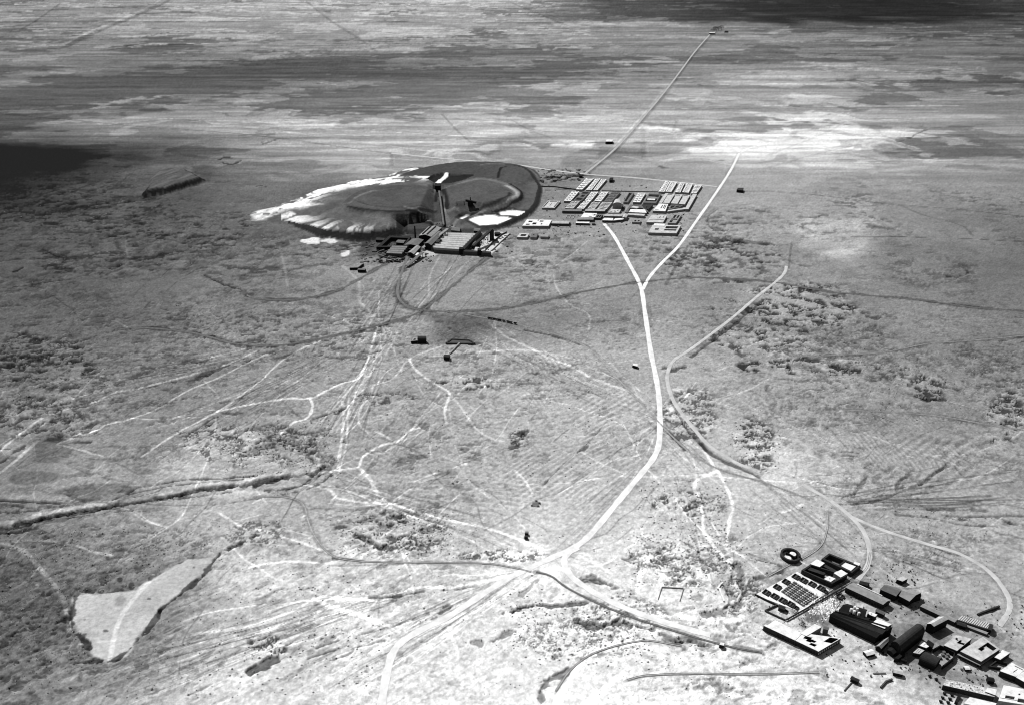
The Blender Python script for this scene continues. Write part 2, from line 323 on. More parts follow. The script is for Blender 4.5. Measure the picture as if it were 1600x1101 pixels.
fill([(1250, 345), (1358, 340), (1358, 395), (1330, 408), (1280, 405), (1250, 385)], f=1.5, soft=22, rag=14)
fill([(1300, 395), (1352, 380), (1330, 405), (1290, 405)], f=1.35, soft=10, rag=8)
fill([(1375, 300), (1470, 293), (1500, 330), (1520, 420), (1460, 440), (1380, 440), (1362, 380)], f=.84, soft=16, rag=12)
fill([(1310, 512), (1335, 500), (1338, 545), (1285, 545)], f=.85, soft=5, rag=5)
for (x, y, w) in [(320, 272, .8), (161, 465, .6), (150, 500, .5), (115, 515, .6), (262, 463, .75), (282, 503, .7)]:
    s, m = ell(x, y, 14, 12, 1); cA[s] *= 1 - (1 - w) * m * .6
for (x, y, r, q, w) in [(165, 770, 60, 16, .6), (80, 700, 34, 22, .65), (60, 745, 40, 12, .6), (225, 715, 20, 26, .72), (560, 660, 14, 30, .9)]:
    s, m = ell(x, y, r, q, 1); cA[s] *= 1 - (1 - w) * m
for (x, y, r, q, w) in [(345, 690, 60, 30, 1.35), (1210, 720, 60, 40, 1.15), (280, 720, 60, 28, 1.25), (820, 885, 60, 30, 1.15), (400, 900, 80, 40, 1.3), (1050, 700, 40, 60, 1.12), (560, 850, 50, 20, 1.1), (830, 835, 20, 25, 1.1), (25, 700, 30, 12, 1.5), (700, 545, 60, 8, 1.2), (100, 800, 60, 6, 1.35), (1250, 470, 90, 40, 1.18), (1200, 540, 80, 24, 1.15), (1575, 640, 40, 40, 1.2), (330, 770, 90, 8, 1.25)]:
    s, m = ell(x, y, r, q, 1); cA[s] *= 1 + (w - 1) * m

# --- salt pan, lower left
PAN = [(120, 930), (140, 927), (165, 926), (190, 925), (215, 918), (240, 902), (262, 888), (285, 876), (305, 871), (330, 872), (325, 892), (300, 912), (272, 935), (248, 952), (236, 975), (212, 1002), (192, 1020), (170, 1033), (150, 1028), (145, 1012), (128, 998), (117, 980), (115, 955)]
s, D = polymask(PAN, rag=3.0); m = sstep(-2.0, 1.6, D)
pan_t = .37 * (1 + .14 * fbm(cX[s], cY[s], 22, 4, 90) + .06 * fbm(cX[s], cY[s], 3, 2, 92)); cA[s] = cA[s] * (1 - m) + pan_t * m; cR[s] *= 1 - m
PANM = (s, D > 0)
fill([(270, 888), (320, 885), (300, 910), (240, 950), (205, 965), (225, 925)], f=.86, soft=5, rag=4)
fill([(190, 927), (198, 935), (192, 948), (180, 945), (181, 935)], f=.68, soft=1, rag=.5)
S([(172, 1034), (175, 1010), (186, 970), (205, 940), (238, 902)], 3.2, 1.35)
S([(180, 1030), (140, 1050), (100, 1062)], 2.4, 1.25, rag=.3)
S([(112, 968), (180, 966), (240, 968)], 1, .9)
for e in ([(345, 862), (332, 878), (322, 895), (300, 912), (272, 935), (248, 953)], [(248, 953), (240, 970), (226, 988), (212, 1003), (200, 1016), (186, 1026), (168, 1033)], [(160, 1031), (140, 1033), (117, 1034)], [(119, 932), (114, 950), (112, 972), (113, 985)], [(120, 987), (133, 1000), (140, 1010)], [(345, 862), (380, 846), (400, 835)]):
    S(e, 2.6, .22, -1.2, rag=.9, seed=3)
S([(122, 928), (160, 926), (190, 921)], 1.6, .6, 0, rag=.8); S([(255, 885), (285, 872), (320, 870)], 1.6, .55, 0, rag=.8)
for p in [(165, 985, 5, 2), (233, 935, 4, 1.5), (303, 886, 2.5, 1.2), (132, 968, 3, 1.2), (205, 915, 5, 6), (190, 920, 3, 2), (187, 905, 4, 4)]:
    s, m = ell(*p); cA[s] *= 1 - .7 * m

# --- ravines and cuttings
RAV_EXTRA = [([(400, 779), (440, 772), (480, 764), (505, 752), (520, 738)], 1.5, .35, -.6, .8), ([(190, 789), (240, 782), (300, 776), (360, 768)], 1.6, .4, -.6, .9), ([(60, 815), (120, 806), (200, 797), (240, 800)], 1.4, .45, -.5, .9), ([(0, 800), (50, 797), (90, 790), (130, 786)], 1.5, .45, -.5, .8), ([(420, 768), (450, 764), (478, 755), (500, 742)], 1.6, .35, -.6, .8)]
RAV = [([(25, 818), (45, 815), (70, 808), (100, 802), (140, 796), (160, 792), (182, 787)], 5, .10, -3.5, .35), ([(248, 779), (270, 775), (290, 770), (310, 765), (330, 763), (380, 757), (400, 754)], 4.5, .12, -3, .5), ([(400, 753), (425, 749), (450, 743), (470, 744), (490, 738), (505, 730), (508, 726)], 5, .14, -3, .7),
 ([(-150, 776), (0, 781), (50, 783), (95, 785)], 2.6, .15, -1.6, .1), ([(95, 785), (180, 784), (260, 789), (330, 788), (400, 779)], 1.6, .6, -.5, .2), ([(175, 781), (200, 770), (215, 761), (250, 755), (290, 748), (345, 747), (370, 744), (400, 743)], 1.7, .25, -1.2, .3),
 ([(200, 772), (230, 765), (270, 758), (330, 752), (380, 748)], 1.4, .35, -.8, .3), ([(210, 776), (245, 768), (255, 760)], 1.2, .4, -.8, .3), ([(415, 765), (440, 764), (470, 757), (485, 748)], 1.6, .3, -1, .5),
 ([(0, 825), (20, 824), (45, 818)], 3, .3, -1.5, .6), ([(0, 832), (30, 830), (45, 826)], 3, .3, -1.5, .6), ([(578, 933), (600, 932), (620, 930), (645, 926), (662, 923)], 2, .2, -1.6, .1), ([(688, 921), (710, 920), (745, 913)], 1.8, .45, -1, .3),
 ([(520, 871), (540, 873), (565, 876)], 2, .2, -1.3, .1), ([(520, 883), (560, 883), (630, 880)], 1.5, .6, -.4, .2), ([(481, 1028), (500, 1022), (525, 1014)], 1.4, .3, -.9, .2), ([(495, 1012), (515, 1004), (530, 1000)], 1.2, .4, -.7, .2), ([(515, 1032), (545, 1022), (560, 1010), (600, 1000)], 1.2, .45, -.7, .4),
 ([(560, 992), (600, 982), (645, 968), (670, 958)], 1.2, .5, -.7, .5), ([(688, 957), (700, 945)], 3, .3, -1.2, .4), ([(675, 967), (690, 960)], 1.4, .35, -.8, .4), ([(395, 1045), (410, 1038), (430, 1026), (450, 1005)], 3.5, .25, -1.6, .9),
 ([(800, 955), (812, 949), (835, 945), (870, 946), (900, 943), (918, 941)], 2.3, .2, -1.6, .6), ([(775, 962), (790, 955), (780, 960), (802, 953)], 2, .35, -1, .8), ([(905, 970), (915, 974), (935, 977), (950, 973), (975, 971), (990, 974)], 3, .22, -1.8, .8), ([(990, 974), (1020, 982), (1040, 992), (1060, 998)], 5.5, .38, -1.8, 1.0), ([(1060, 1000), (1085, 1003), (1115, 1007)], 4, .3, -1.8, .7),
 ([(848, 1090), (851, 1075), (858, 1062), (880, 1053), (888, 1043)], 2.6, .3, -1.4, .9), ([(815, 930), (830, 915), (840, 905)], 2, .5, -.9, 1), ([(742, 1000), (755, 1003), (770, 1000), (790, 990), (800, 982)], 3, .4, -1.2, .9), ([(905, 910), (925, 906), (955, 915)], 4, .4, -1.3, .9), ([(958, 873), (965, 870), (980, 875), (990, 868)], 2.5, .4, -1.2, .9),
 ([(0, 786), (30, 790)], 2, .5, -.5, .5), ([(1000, 1081), (1072, 1070), (1110, 1060)], .9, .6, -.5, .6), ([(1074, 1075), (1085, 1063), (1150, 1055)], 1.1, .5, -.6, .5), ([(1175, 872), (1195, 877), (1212, 880), (1222, 884)], 1.3, .35, -.9, .3), ([(1085, 935), (1110, 925), (1130, 910), (1140, 935), (1130, 955)], 3.5, .55, -1.2, 1), ([(1100, 958), (1125, 955), (1155, 955)], 3.5, .4, -1.2, .9), ([(1150, 880), (1158, 900), (1160, 930), (1150, 950)], 3, .45, -1.2, .9), ([(1130, 972), (1145, 985), (1155, 975)], 2.5, .45, -1, 1),
 ([(1180, 905), (1200, 895), (1220, 890)], 6, .6, -.5, 1), ([(530, 640), (505, 648), (490, 653)], 2, .25, -1.4, .3), ([(537, 638), (525, 645)], 3, .2, -1.6, .2), ([(484, 657), (530, 640)], 1, .5, 0, .3), ([(528, 822), (540, 823), (550, 829), (556, 835)], 3.5, .25, -1.6, .8), ([(556, 835), (570, 842), (585, 850), (600, 852)], 5, .35, -1.5, 1), ([(560, 815), (590, 812)], 1.6, .35, -.9, .6),
 ([(66, 389), (75, 393), (88, 399), (105, 402), (118, 403)], 3, .35, -1.5, .1), ([(172, 399), (193, 398)], 2.6, .2, -1.4, .1), ([(45, 445), (85, 439), (100, 437)], 2.2, .4, -1.2, .2), ([(0, 449), (45, 445)], 1.6, .6, -.5, .2), ([(22, 424), (35, 418)], 4, .2, -1, .4), ([(320, 430), (345, 442), (350, 445)], 2.5, .4, -1.3, .4), ([(346, 442), (360, 447), (375, 451)], 3, .15, -1.6, .1),
 ([(260, 421), (300, 421)], 1.6, .5, -.6, .4), ([(0, 553), (30, 549), (55, 541)], 2.6, .4, -1.2, .1), ([(80, 548), (100, 541), (125, 533), (150, 524)], 2.4, .35, -1, .5), ([(5, 568), (40, 568), (50, 563)], 2.4, .3, -1.2, .3), ([(0, 110 + 540), (30, 635), (60, 625)], 1.8, .4, -1, .6), ([(310, 590), (325, 580), (345, 573), (362, 566)], 5.5, .4, -1.4, .9), ([(250, 632), (280, 622)], 3.5, .5, -1, .9),
 ([(290, 679), (310, 668), (330, 655), (345, 648)], 1.8, .35, -1, .5), ([(350, 645), (375, 646)], 3, .4, -1, .8), ([(90, 680), (110, 681), (140, 680), (155, 672)], 1.8, .4, -1, .7), ([(110, 690), (140, 690)], 2, .4, -1, .7), ([(0, 722), (15, 712), (40, 695)], 3, .3, -1, .9), ([(0, 700), (15, 701)], 1.5, .3, -.8, .3),
 ([(560, 560), (600, 545)], 1, .6, 0, .5), ([(800, 692), (815, 682), (825, 672)], 2.5, .3, -1.3, .5), ([(800, 700), (815, 696), (825, 698)], 3.5, .35, -1.3, .8), ([(903, 705), (915, 700), (922, 690)], 3, .35, -1.2, .7), ([(848, 758), (858, 748)], 2.4, .35, -1, .4), ([(855, 750), (880, 725), (920, 690), (950, 655)], 1, .55, -.5, .3),
 ([(1315, 705), (1342, 706)], 1.4, .3, -.8, .1), ([(1310, 710), (1342, 712)], 1.4, .35, -.8, .1), ([(1318, 715), (1340, 716)], 1.2, .4, -.7, .1), ([(1300, 672), (1315, 690), (1325, 700)], 1.2, .55, -.6, .4), ([(1310, 787), (1350, 786), (1385, 778), (1405, 768), (1440, 755), (1480, 725)], 1.8, .5, -.8, .3), ([(1335, 772), (1345, 758), (1355, 742)], 2.4, .45, -.8, .5), ([(1400, 768), (1405, 752), (1425, 740)], 2, .5, -.7, .5), ([(1435, 755), (1470, 733), (1500, 720)], 2, .5, -.7, .5),
 ([(1450, 796), (1500, 795), (1540, 797)], 3, .42, -.8, .5), ([(1480, 805), (1530, 806), (1600, 806)], 2.6, .45, -.8, .4), ([(1400, 803), (1450, 808), (1500, 818), (1560, 822)], 1.6, .45, -.8, .3), ([(1500, 810), (1520, 811)], 3, .4, -.8, .5), ([(1570, 815), (1600, 820)], 4, .45, -.8, .5), ([(1470, 603), (1500, 608), (1520, 603), (1550, 600)], 2.6, .4, -1.2, .7), ([(1440, 622), (1475, 624)], 3.5, .3, -1.4, .6),
 ([(1040, 575), (1050, 578), (1070, 572)], 4, .35, -1.3, .9), ([(1370, 496), (1400, 494)], 1.8, .5, -.8, .4), ([(1560, 533), (1600, 526)], 2.4, .4, -1, .4), ([(1350, 490), (1365, 497), (1385, 490)], 4, .4, -1.3, .6), ([(1480, 432), (1510, 428), (1512, 422)], 3, .4, -1, .4), ([(1310, 470), (1345, 485), (1370, 495)], 5, .5, -1.3, 1), ([(1395, 575), (1375, 590)], 1, .6, 0, 0),
 ([(855, 276), (835, 272)], 5, .4, -1, 1), ([(830, 290), (845, 291), (870, 292), (890, 294)], 5, .35, -1.5, .8), ([(835, 300), (860, 297), (890, 296)], 2.5, .45, -1, .4), ([(342, 250), (350, 246), (362, 247)], 4, .25, -1.4, .5), ([(345, 253), (362, 257), (375, 251)], 4, .2, -1.4, .5), ([(408, 226), (420, 222), (430, 219)], 5, .12, -1.6, .4), ([(400, 223), (412, 222)], 4, .3, -1.4, .5), ([(400, 292), (408, 290), (416, 292)], 2, .4, -.8, .5),
 ([(1385, 227), (1410, 220), (1440, 206), (1455, 201)], 6, .5, -.5, .6), ([(1458, 201), (1478, 201)], 7, .12, -1, .1), ([(205, 60), (235, 56), (255, 52), (285, 49)], 12, .45, 0, .3), ([(280, 50), (350, 51), (400, 52)], 9, .7, 0, .2), ([(60, 47), (75, 46)], 14, .4, 0, .3), ([(0, 66), (18, 66)], 20, .4, 0, .3), ([(190, 72), (205, 71)], 16, .4, 0, .5), ([(265, 70), (300, 70)], 14, .45, 0, .5),
 ([(1035, 262), (1065, 265)], 8, .45, 0, .9), ([(880, 128 + 80), (890, 212)], 3, .6, 0, 0)]
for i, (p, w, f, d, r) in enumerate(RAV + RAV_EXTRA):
    S(p, w * (.8 if w > 4 else 1), max(f, .24), d * (.55 if w > 4 else .8), rag=min(1.2, r * 1.5 + .15), seed=i)  # shade in the cuts partly painted as darker tone, besides their depth
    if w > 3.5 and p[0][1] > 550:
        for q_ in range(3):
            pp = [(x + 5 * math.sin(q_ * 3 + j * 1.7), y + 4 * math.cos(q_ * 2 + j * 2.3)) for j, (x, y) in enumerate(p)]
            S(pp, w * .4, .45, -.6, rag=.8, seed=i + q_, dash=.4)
# black scree wedge
# --- pale trodden tracks
PT = [([(0, 703), (60, 657), (100, 640), (150, 626), (180, 612), (225, 604), (300, 585), (360, 566), (400, 548)], 2.2, 1.45), ([(95, 690), (150, 672), (165, 663), (200, 655), (240, 640), (290, 612), (340, 590), (400, 560), (440, 545)], 2, 1.5), ([(205, 653), (250, 654), (300, 647)], 1.6, 1.4),
 ([(222, 712), (270, 680), (340, 642), (400, 600), (430, 572), (460, 550), (500, 533)], 2, 1.5), ([(340, 642), (400, 630), (450, 622), (485, 621), (530, 600), (560, 590), (575, 560), (588, 515), (592, 508)], 2.4, 1.55), ([(485, 622), (488, 635), (480, 652), (455, 662), (430, 685)], 2.2, 1.6), ([(90, 693), (125, 702), (160, 712)], 1.8, 1.4), ([(90, 692), (105, 682), (150, 672)], 1.8, 1.4),
 ([(-20, 740), (0, 738), (40, 705), (60, 688)], 2.6, 1.4), ([(0, 612), (50, 602), (110, 592), (160, 588), (230, 577), (300, 565), (400, 540)], 1.5, 1.3), ([(500, 738), (540, 733), (560, 729), (568, 712), (595, 695), (622, 688), (640, 672), (655, 668)], 2.4, 1.5), ([(560, 729), (578, 748), (583, 760), (595, 775), (610, 786), (660, 800), (700, 812), (760, 825), (800, 838), (850, 858)], 2.6, 1.35),
 ([(478, 757), (515, 765), (530, 778), (580, 785), (610, 786)], 2, 1.35), ([(640, 560), (648, 575), (665, 590), (690, 605), (702, 615), (695, 640), (697, 660)], 2.2, 1.4), ([(702, 615), (720, 635), (745, 670), (770, 685), (790, 690)], 1.8, 1.25), ([(585, 600), (577, 620), (565, 635), (560, 655), (568, 670), (590, 675), (610, 685)], 1.8, 1.35),
 ([(765, 505), (790, 525), (830, 545), (860, 560), (900, 575), (930, 592), (980, 610)], 3, 1.3), ([(745, 550), (800, 547), (850, 550), (880, 565), (920, 588)], 3, 1.25), ([(805, 735), (820, 750), (832, 770)], 2, 1.35), ([(690, 540), (640, 560), (615, 590), (580, 602), (560, 615), (540, 640)], 1.8, 1.3), ([(600, 545), (570, 580), (540, 615), (500, 660)], 1.6, 1.3),
 ([(535, 625), (537, 650), (533, 690), (528, 730)], 2.2, 1.3), ([(545, 620), (543, 660), (540, 700), (530, 735)], 1.4, 1.3), ([(920, 375), (890, 400), (860, 420), (830, 432), (780, 442)], 1.8, 1.3), ([(865, 430), (870, 450), (890, 475), (920, 492), (920, 515)], 1.8, 1.3), ([(800, 400), (830, 425), (860, 440)], 1.2, 1.2), ([(0, 848), (15, 850), (40, 862), (60, 885), (90, 920), (103, 950), (108, 985)], 2.4, 1.35),
 ([(20, 845), (60, 843), (110, 849), (150, 862), (175, 866)], 2, 1.4), ([(60, 886), (45, 905), (10, 925)], 1.8, 1.3), ([(55, 910), (75, 935)], 1.4, 1.2), ([(400, 826), (440, 838), (480, 850), (510, 862)], 1.8, 1.35), ([(340, 800), (360, 812), (390, 830)], 1.6, 1.3), ([(200, 795), (225, 812), (260, 822)], 1.6, 1.3), ([(300, 990), (400, 975), (460, 952), (500, 932), (540, 936), (600, 930), (650, 918), (720, 915), (790, 900)], 2.4, 1.3),
 ([(490, 935), (520, 948), (560, 960), (610, 978)], 3, 1.35), ([(390, 885), (420, 879), (460, 877), (520, 880)], 1.8, 1.3), ([(0, 1045), (90, 1010), (180, 1000)], 1.3, 1.15), ([(1100, 705), (1130, 750), (1145, 790), (1140, 812), (1135, 850)], 2.2, 1.3), ([(1120, 735), (1085, 755), (1097, 790), (1098, 820), (1105, 838), (1130, 870), (1150, 895)], 2.6, 1.3), ([(1010, 870), (1030, 892), (1050, 905)], 1.6, 1.2), ([(905, 867), (930, 880), (955, 895)], 2, 1.15),
 ([(1010, 880), (1000, 900), (995, 925)], 3, 1.25), ([(1010, 868), (1030, 890), (1035, 918)], 2, 1.25), ([(1000, 958), (1120, 968), (1160, 965)], 4, 1.2), ([(1080, 975), (1160, 970)], 2, 1.15), ([(870, 1101), (880, 1075), (900, 1045), (925, 1022), (960, 1008), (1000, 1002)], 4, 1.25), ([(915, 1101), (945, 1078), (968, 1058), (1000, 1053)], 4, 1.15), ([(700, 980), (712, 1010), (716, 1050)], 1.6, 1.12),
 ([(1000, 1020), (1100, 1030), (1160, 1035)], 1.6, 1.12), ([(1250, 560), (1345, 565), (1400, 570)], 1.4, 1.15), ([(1315, 650), (1350, 675), (1400, 695), (1470, 715), (1500, 730)], 2, 1.18), ([(1240, 560), (1240, 640)], .8, 1.1), ([(1015, 600), (1080, 615), (1180, 645), (1280, 650)], 1.2, 1.2), ([(1040, 645), (1060, 628), (1080, 612)], 1.8, 1.25), ([(1220, 800), (1245, 790), (1260, 785)], 2, 1.2),
 ([(0, 478), (40, 465), (90, 440), (130, 412)], 1.6, 1.15), ([(195, 345), (196, 375), (200, 400), (212, 412)], 2.5, 1.22), ([(437, 385), (445, 420), (450, 450)], 3, 1.18), ([(535, 415), (560, 440), (562, 470), (580, 490), (565, 505)], 3, 1.2), ([(690, 395), (672, 430), (670, 460)], 2.4, 1.2), ([(740, 400), (700, 440), (670, 470)], 2, 1.2), ([(640, 470), (690, 430), (780, 390)], 1.2, .75),
 ([(0, 82), (60, 72), (110, 60), (150, 50)], 14, 1.25), ([(100, 75), (140, 55), (190, 35), (235, 15), (265, 0), (285, -20)], 26, .70), ([(97, 71), (137, 51), (187, 31), (232, 11), (250, 0)], 14, 1.2), ([(30, 48), (60, 30), (95, 5)], 12, .75), ([(280, 30), (330, 18), (400, 5)], 22, .82), ([(478, 2), (500, 20), (520, 35), (560, 60)], 14, .75), ([(560, 60), (590, 82)], 12, .8), ([(632, 10), (650, 25)], 10, .8),
 ([(690, 178), (715, 205), (735, 222)], 5, .75), ([(800, 5), (860, 30), (890, 42)], 18, .8), ([(820, 12), (870, 28)], 14, .85), ([(800, 188), (830, 205), (860, 215)], 5, .8), ([(1155, 238), (1145, 230), (1100, 225), (1060, 222)], 4, 1.15), ([(1157, 240), (1170, 232), (1210, 222)], 4, 1.2), ([(1052, 205), (1057, 190)], 5, .8), ([(1010, 215), (1070, 205), (1090, 200), (1140, 197)], 10, .85), ([(1002, 180), (1005, 215), (1006, 250)], 10, .88),
 ([(1200, 262), (1300, 235), (1370, 222)], 5, .85), ([(1200, 243), (1290, 208), (1320, 190)], 6, .85), ([(1480, 212), (1560, 225), (1600, 238)], 8, 1.2), ([(1145, 300), (1200, 299), (1300, 308), (1400, 320), (1500, 328), (1600, 338)], 3.5, .7), ([(1330, 370), (1400, 370), (1450, 372), (1510, 373), (1600, 378)], 2, .55), ([(1200, 371), (1330, 371)], 2, .8), ([(1405, 320), (1440, 335), (1500, 352), (1520, 368)], 4, .75), ([(1220, 348), (1360, 352)], 2, .85),
 ([(1300, 322), (1350, 314), (1400, 316)], 2, .85), ([(1120, 330), (1110, 340), (1112, 352), (1130, 362), (1170, 375), (1205, 392), (1222, 408), (1230, 422)], 3.5, 1.2), ([(1120, 328), (1107, 338), (1108, 352), (1128, 366), (1170, 380)], 2, .7), ([(1232, 420), (1237, 378)], 2.5, .8), ([(612, 240), (612, 260)], 7, .8), ([(1040, 445), (1060, 410), (1075, 385)], 4, .75),
 ([(1330, 850), (1400, 905), (1460, 930)], 1.5, 1.15), ([(1345, 830), (1420, 880), (1480, 905)], 1.3, .8), ([(1380, 865), (1430, 885), (1490, 910)], 1.2, .8), ([(1450, 860), (1500, 880)], 1.5, .7), ([(1420, 840), (1480, 862), (1500, 868)], 1.3, .55), ([(1200, 805), (1230, 825), (1290, 845)], 1.4, .8), ([(1300, 790), (1340, 830), (1360, 860)], 1.2, .8), ([(1525, 1101), (1540, 1090)], 1, 1),
 ([(0, 177), (60, 184), (100, 187), (200, 196), (300, 204), (400, 212), (520, 228), (610, 240)], 6, .72), ([(300, 190), (400, 200), (560, 222), (700, 240)], 7, 1.2), ([(280, 188), (400, 193), (520, 197), (700, 212)], 4, .85), ([(900, 250), (1000, 253), (1100, 250)], 3, .85), ([(0, 203), (60, 200)], 5, .9)]
for i, (p, w, f) in enumerate(PT): S(p, w * 1.1, f ** (1.9 if p[0][1] > 380 else 1.3), rag=.2, seed=i)
rr = random.Random(3)
def bundle(p0, p1, n, sp0, sp1, w=1.2, lo=.75, hi=1.3, bow=10):
    for k in range(n):
        a = (p0[0] + rr.uniform(-sp0, sp0), p0[1] + rr.uniform(-sp0, sp0) * .5); b = (p1[0] + rr.uniform(-sp1, sp1), p1[1] + rr.uniform(-sp1, sp1) * .6)
        t0 = rr.uniform(0, .5); t1 = rr.uniform(.55, 1); bo = rr.uniform(-bow, bow)
        f = lambda t: (a[0] + (b[0] - a[0]) * t, a[1] + (b[1] - a[1]) * t + bo * 4 * t * (1 - t))
        S([f(t0), f((t0 + t1) / 2), f(t1)], w * rr.uniform(.6, 1.3), rr.choice([lo, lo, hi]) ** 1.5 , rag=.3, seed=k)
bundle((840, 885), (520, 1060), 30, 18, 70, .8); bundle((700, 900), (120, 1080), 26, 40, 70, .7, .75); bundle((1030, 700), (860, 860), 14, 20, 60, .8, .85, 1.15); bundle((1290, 790), (1620, 760), 22, 15, 50, 1.6, .68, 1.15)
bundle((600, 520), (250, 700), 26, 25, 50, 1.4, .8, 1.3); bundle((480, 540), (0, 640), 20, 20, 60, 1.5, .8, 1.25); bundle((620, 500), (500, 740), 20, 30, 60, 1.3, .8, 1.25); bundle((500, 745), (820, 850), 24, 20, 60, 1.2, .8, 1.2)
bundle((1000, 640), (1150, 760), 14, 20, 40, 1.3, .8, 1.2); bundle((700, 500), (1000, 640), 16, 20, 40, 1.5, .82, 1.2); bundle((640, 400), (560, 540), 18, 30, 40, 1.8, .8, 1.2); bundle((1180, 1030), (1400, 1080), 12, 20, 50, 1.1, .85, 1.1)
bundle((1040, 720), (1120, 900), 14, 20, 50, 1.2, .85, 1.15); bundle((720, 400), (640, 520), 10, 20, 30, 1.6, .75, 1.2); bundle((580, 740), (700, 600), 14, 30, 60, 1.1, .85, 1.25); bundle((1150, 730), (1330, 860), 12, 20, 30, 1.4, .8, 1.2)
bundle((1330, 850), (1560, 900), 16, 20, 30, 1.4, .75, 1.15); bundle((300, 560), (0, 560), 12, 30, 40, 1.8, .8, 1.15); bundle((900, 60), (300, 90), 10, 100, 40, 7, .8, 1.15, 3); bundle((1500, 100), (1000, 100), 10, 100, 60, 7, .8, 1.15, 3)

for i, (y0, y1, x0, x1, f) in enumerate([(34, 36, 0, 800, .7), (50, 47, 300, 1100, .72), (40, 44, 780, 1250, .75), (62, 58, 0, 700, .75), (68, 69, 380, 1000, .72), (91, 93, 540, 1100, .78), (91, 90, 1150, 1600, .72), (127, 126, 1180, 1600, .68), (136, 138, 0, 560, .78), (162, 163, 0, 1000, .72), (170, 171, 980, 1600, .75), (131, 130, 1200, 1500, 1.35), (178, 176, 900, 1300, 1.3), (83, 84, 250, 500, 1.3), (184, 196, 200, 640, 1.4), (196, 214, 300, 760, 1.45), (206, 222, 420, 800, 1.35), (222, 232, 640, 960, 1.4), (54, 53, 0, 560, .78), (215, 212, 1200, 1600, 1.25), (242, 238, 1180, 1600, .8), (256, 254, 1000, 1560, 1.2), (23, 24, 100, 600, .8), (108, 110, 1000, 1600, .8), (150, 148, 900, 1600, 1.2)]):
    S([(x0, y0), ((x0 + x1) / 2, (y0 + y1) / 2 + (i % 3 - 1)), (x1, y1)], 6 if y0 > 120 else 14, f, rag=.25, seed=i, dash=.2 + .2 * (i % 3))
for i in range(60):
    x = rr.uniform(0, 1600); y = rr.uniform(20, 250); L = rr.uniform(60, 320)
    S([(x, y), (x + L, y + rr.uniform(-.02, .03) * L)], 4 + 10 * (250 - y) / 250, rr.choice([.78, .8, 1.25, 1.35, 1.5]), rag=.3, seed=i, dash=.35)
# web of foot and cart tracks
def wander(p0, p1, w, f, amp):
    n_ = 7; d = (p1[0] - p0[0], p1[1] - p0[1]); o = rr.uniform(-amp, amp); pts = []
    for k in range(n_ + 1):
        t = k / n_; b = o * math.sin(math.pi * t) + rr.uniform(-.12, .12) * amp
        pts.append((p0[0] + d[0] * t - d[1] * b * .01, p0[1] + d[1] * t + d[0] * b * .006))
    S(pts, w, f, rag=.2, seed=rr.randrange(99), dash=.25)
HUBS = [(600, 520), (515, 735), (610, 786), (850, 880), (640, 560), (1030, 660), (702, 615), (0, 700), (0, 620), (340, 640), (590, 935), (960, 590), (1240, 745), (1145, 860), (770, 500)]
for k in range(125):
    a = rr.choice(HUBS); b = (a[0] + rr.gauss(0, 190), a[1] + rr.gauss(20, 110))
    if b[1] < 430 or b[1] > 1060: continue
    wander(a, b, rr.uniform(.9, 1.6), rr.choice([1.35, 1.45, 1.6, .66]), 25)
for k in range(100):
    a = (rr.uniform(0, 900), rr.uniform(440, 900)); L = rr.uniform(60, 220); an = rr.choice([-.5, -.4, -.6, .45, .3]) + rr.uniform(-.15, .15)
    wander(a, (a[0] + L * math.cos(an), a[1] + L * math.sin(an)), rr.uniform(.8, 1.5), rr.choice([1.45, 1.6, .62, .6]), 20)
for k in range(40):
    a = (rr.uniform(1050, 1600), rr.uniform(580, 900)); L = rr.uniform(60, 180); an = rr.choice([-.35, .35, .5, .1]) + rr.uniform(-.15, .15)
    wander(a, (a[0] + L * math.cos(an), a[1] + L * math.sin(an)), rr.uniform(.8, 1.5), rr.choice([1.4, 1.5, .6, .55]), 20)
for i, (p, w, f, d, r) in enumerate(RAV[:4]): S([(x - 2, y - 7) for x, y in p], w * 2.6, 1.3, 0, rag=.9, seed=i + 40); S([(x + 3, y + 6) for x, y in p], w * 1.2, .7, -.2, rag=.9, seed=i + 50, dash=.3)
S([(160, 792), (205, 786), (250, 779)], 1.8, .3, -1, rag=.5); S([(0, 815), (40, 812), (90, 797)], 5, 1.5, 0, rag=.6); S([(95, 797), (180, 783), (110, 800)], 5, 1.4, 0, rag=.6)

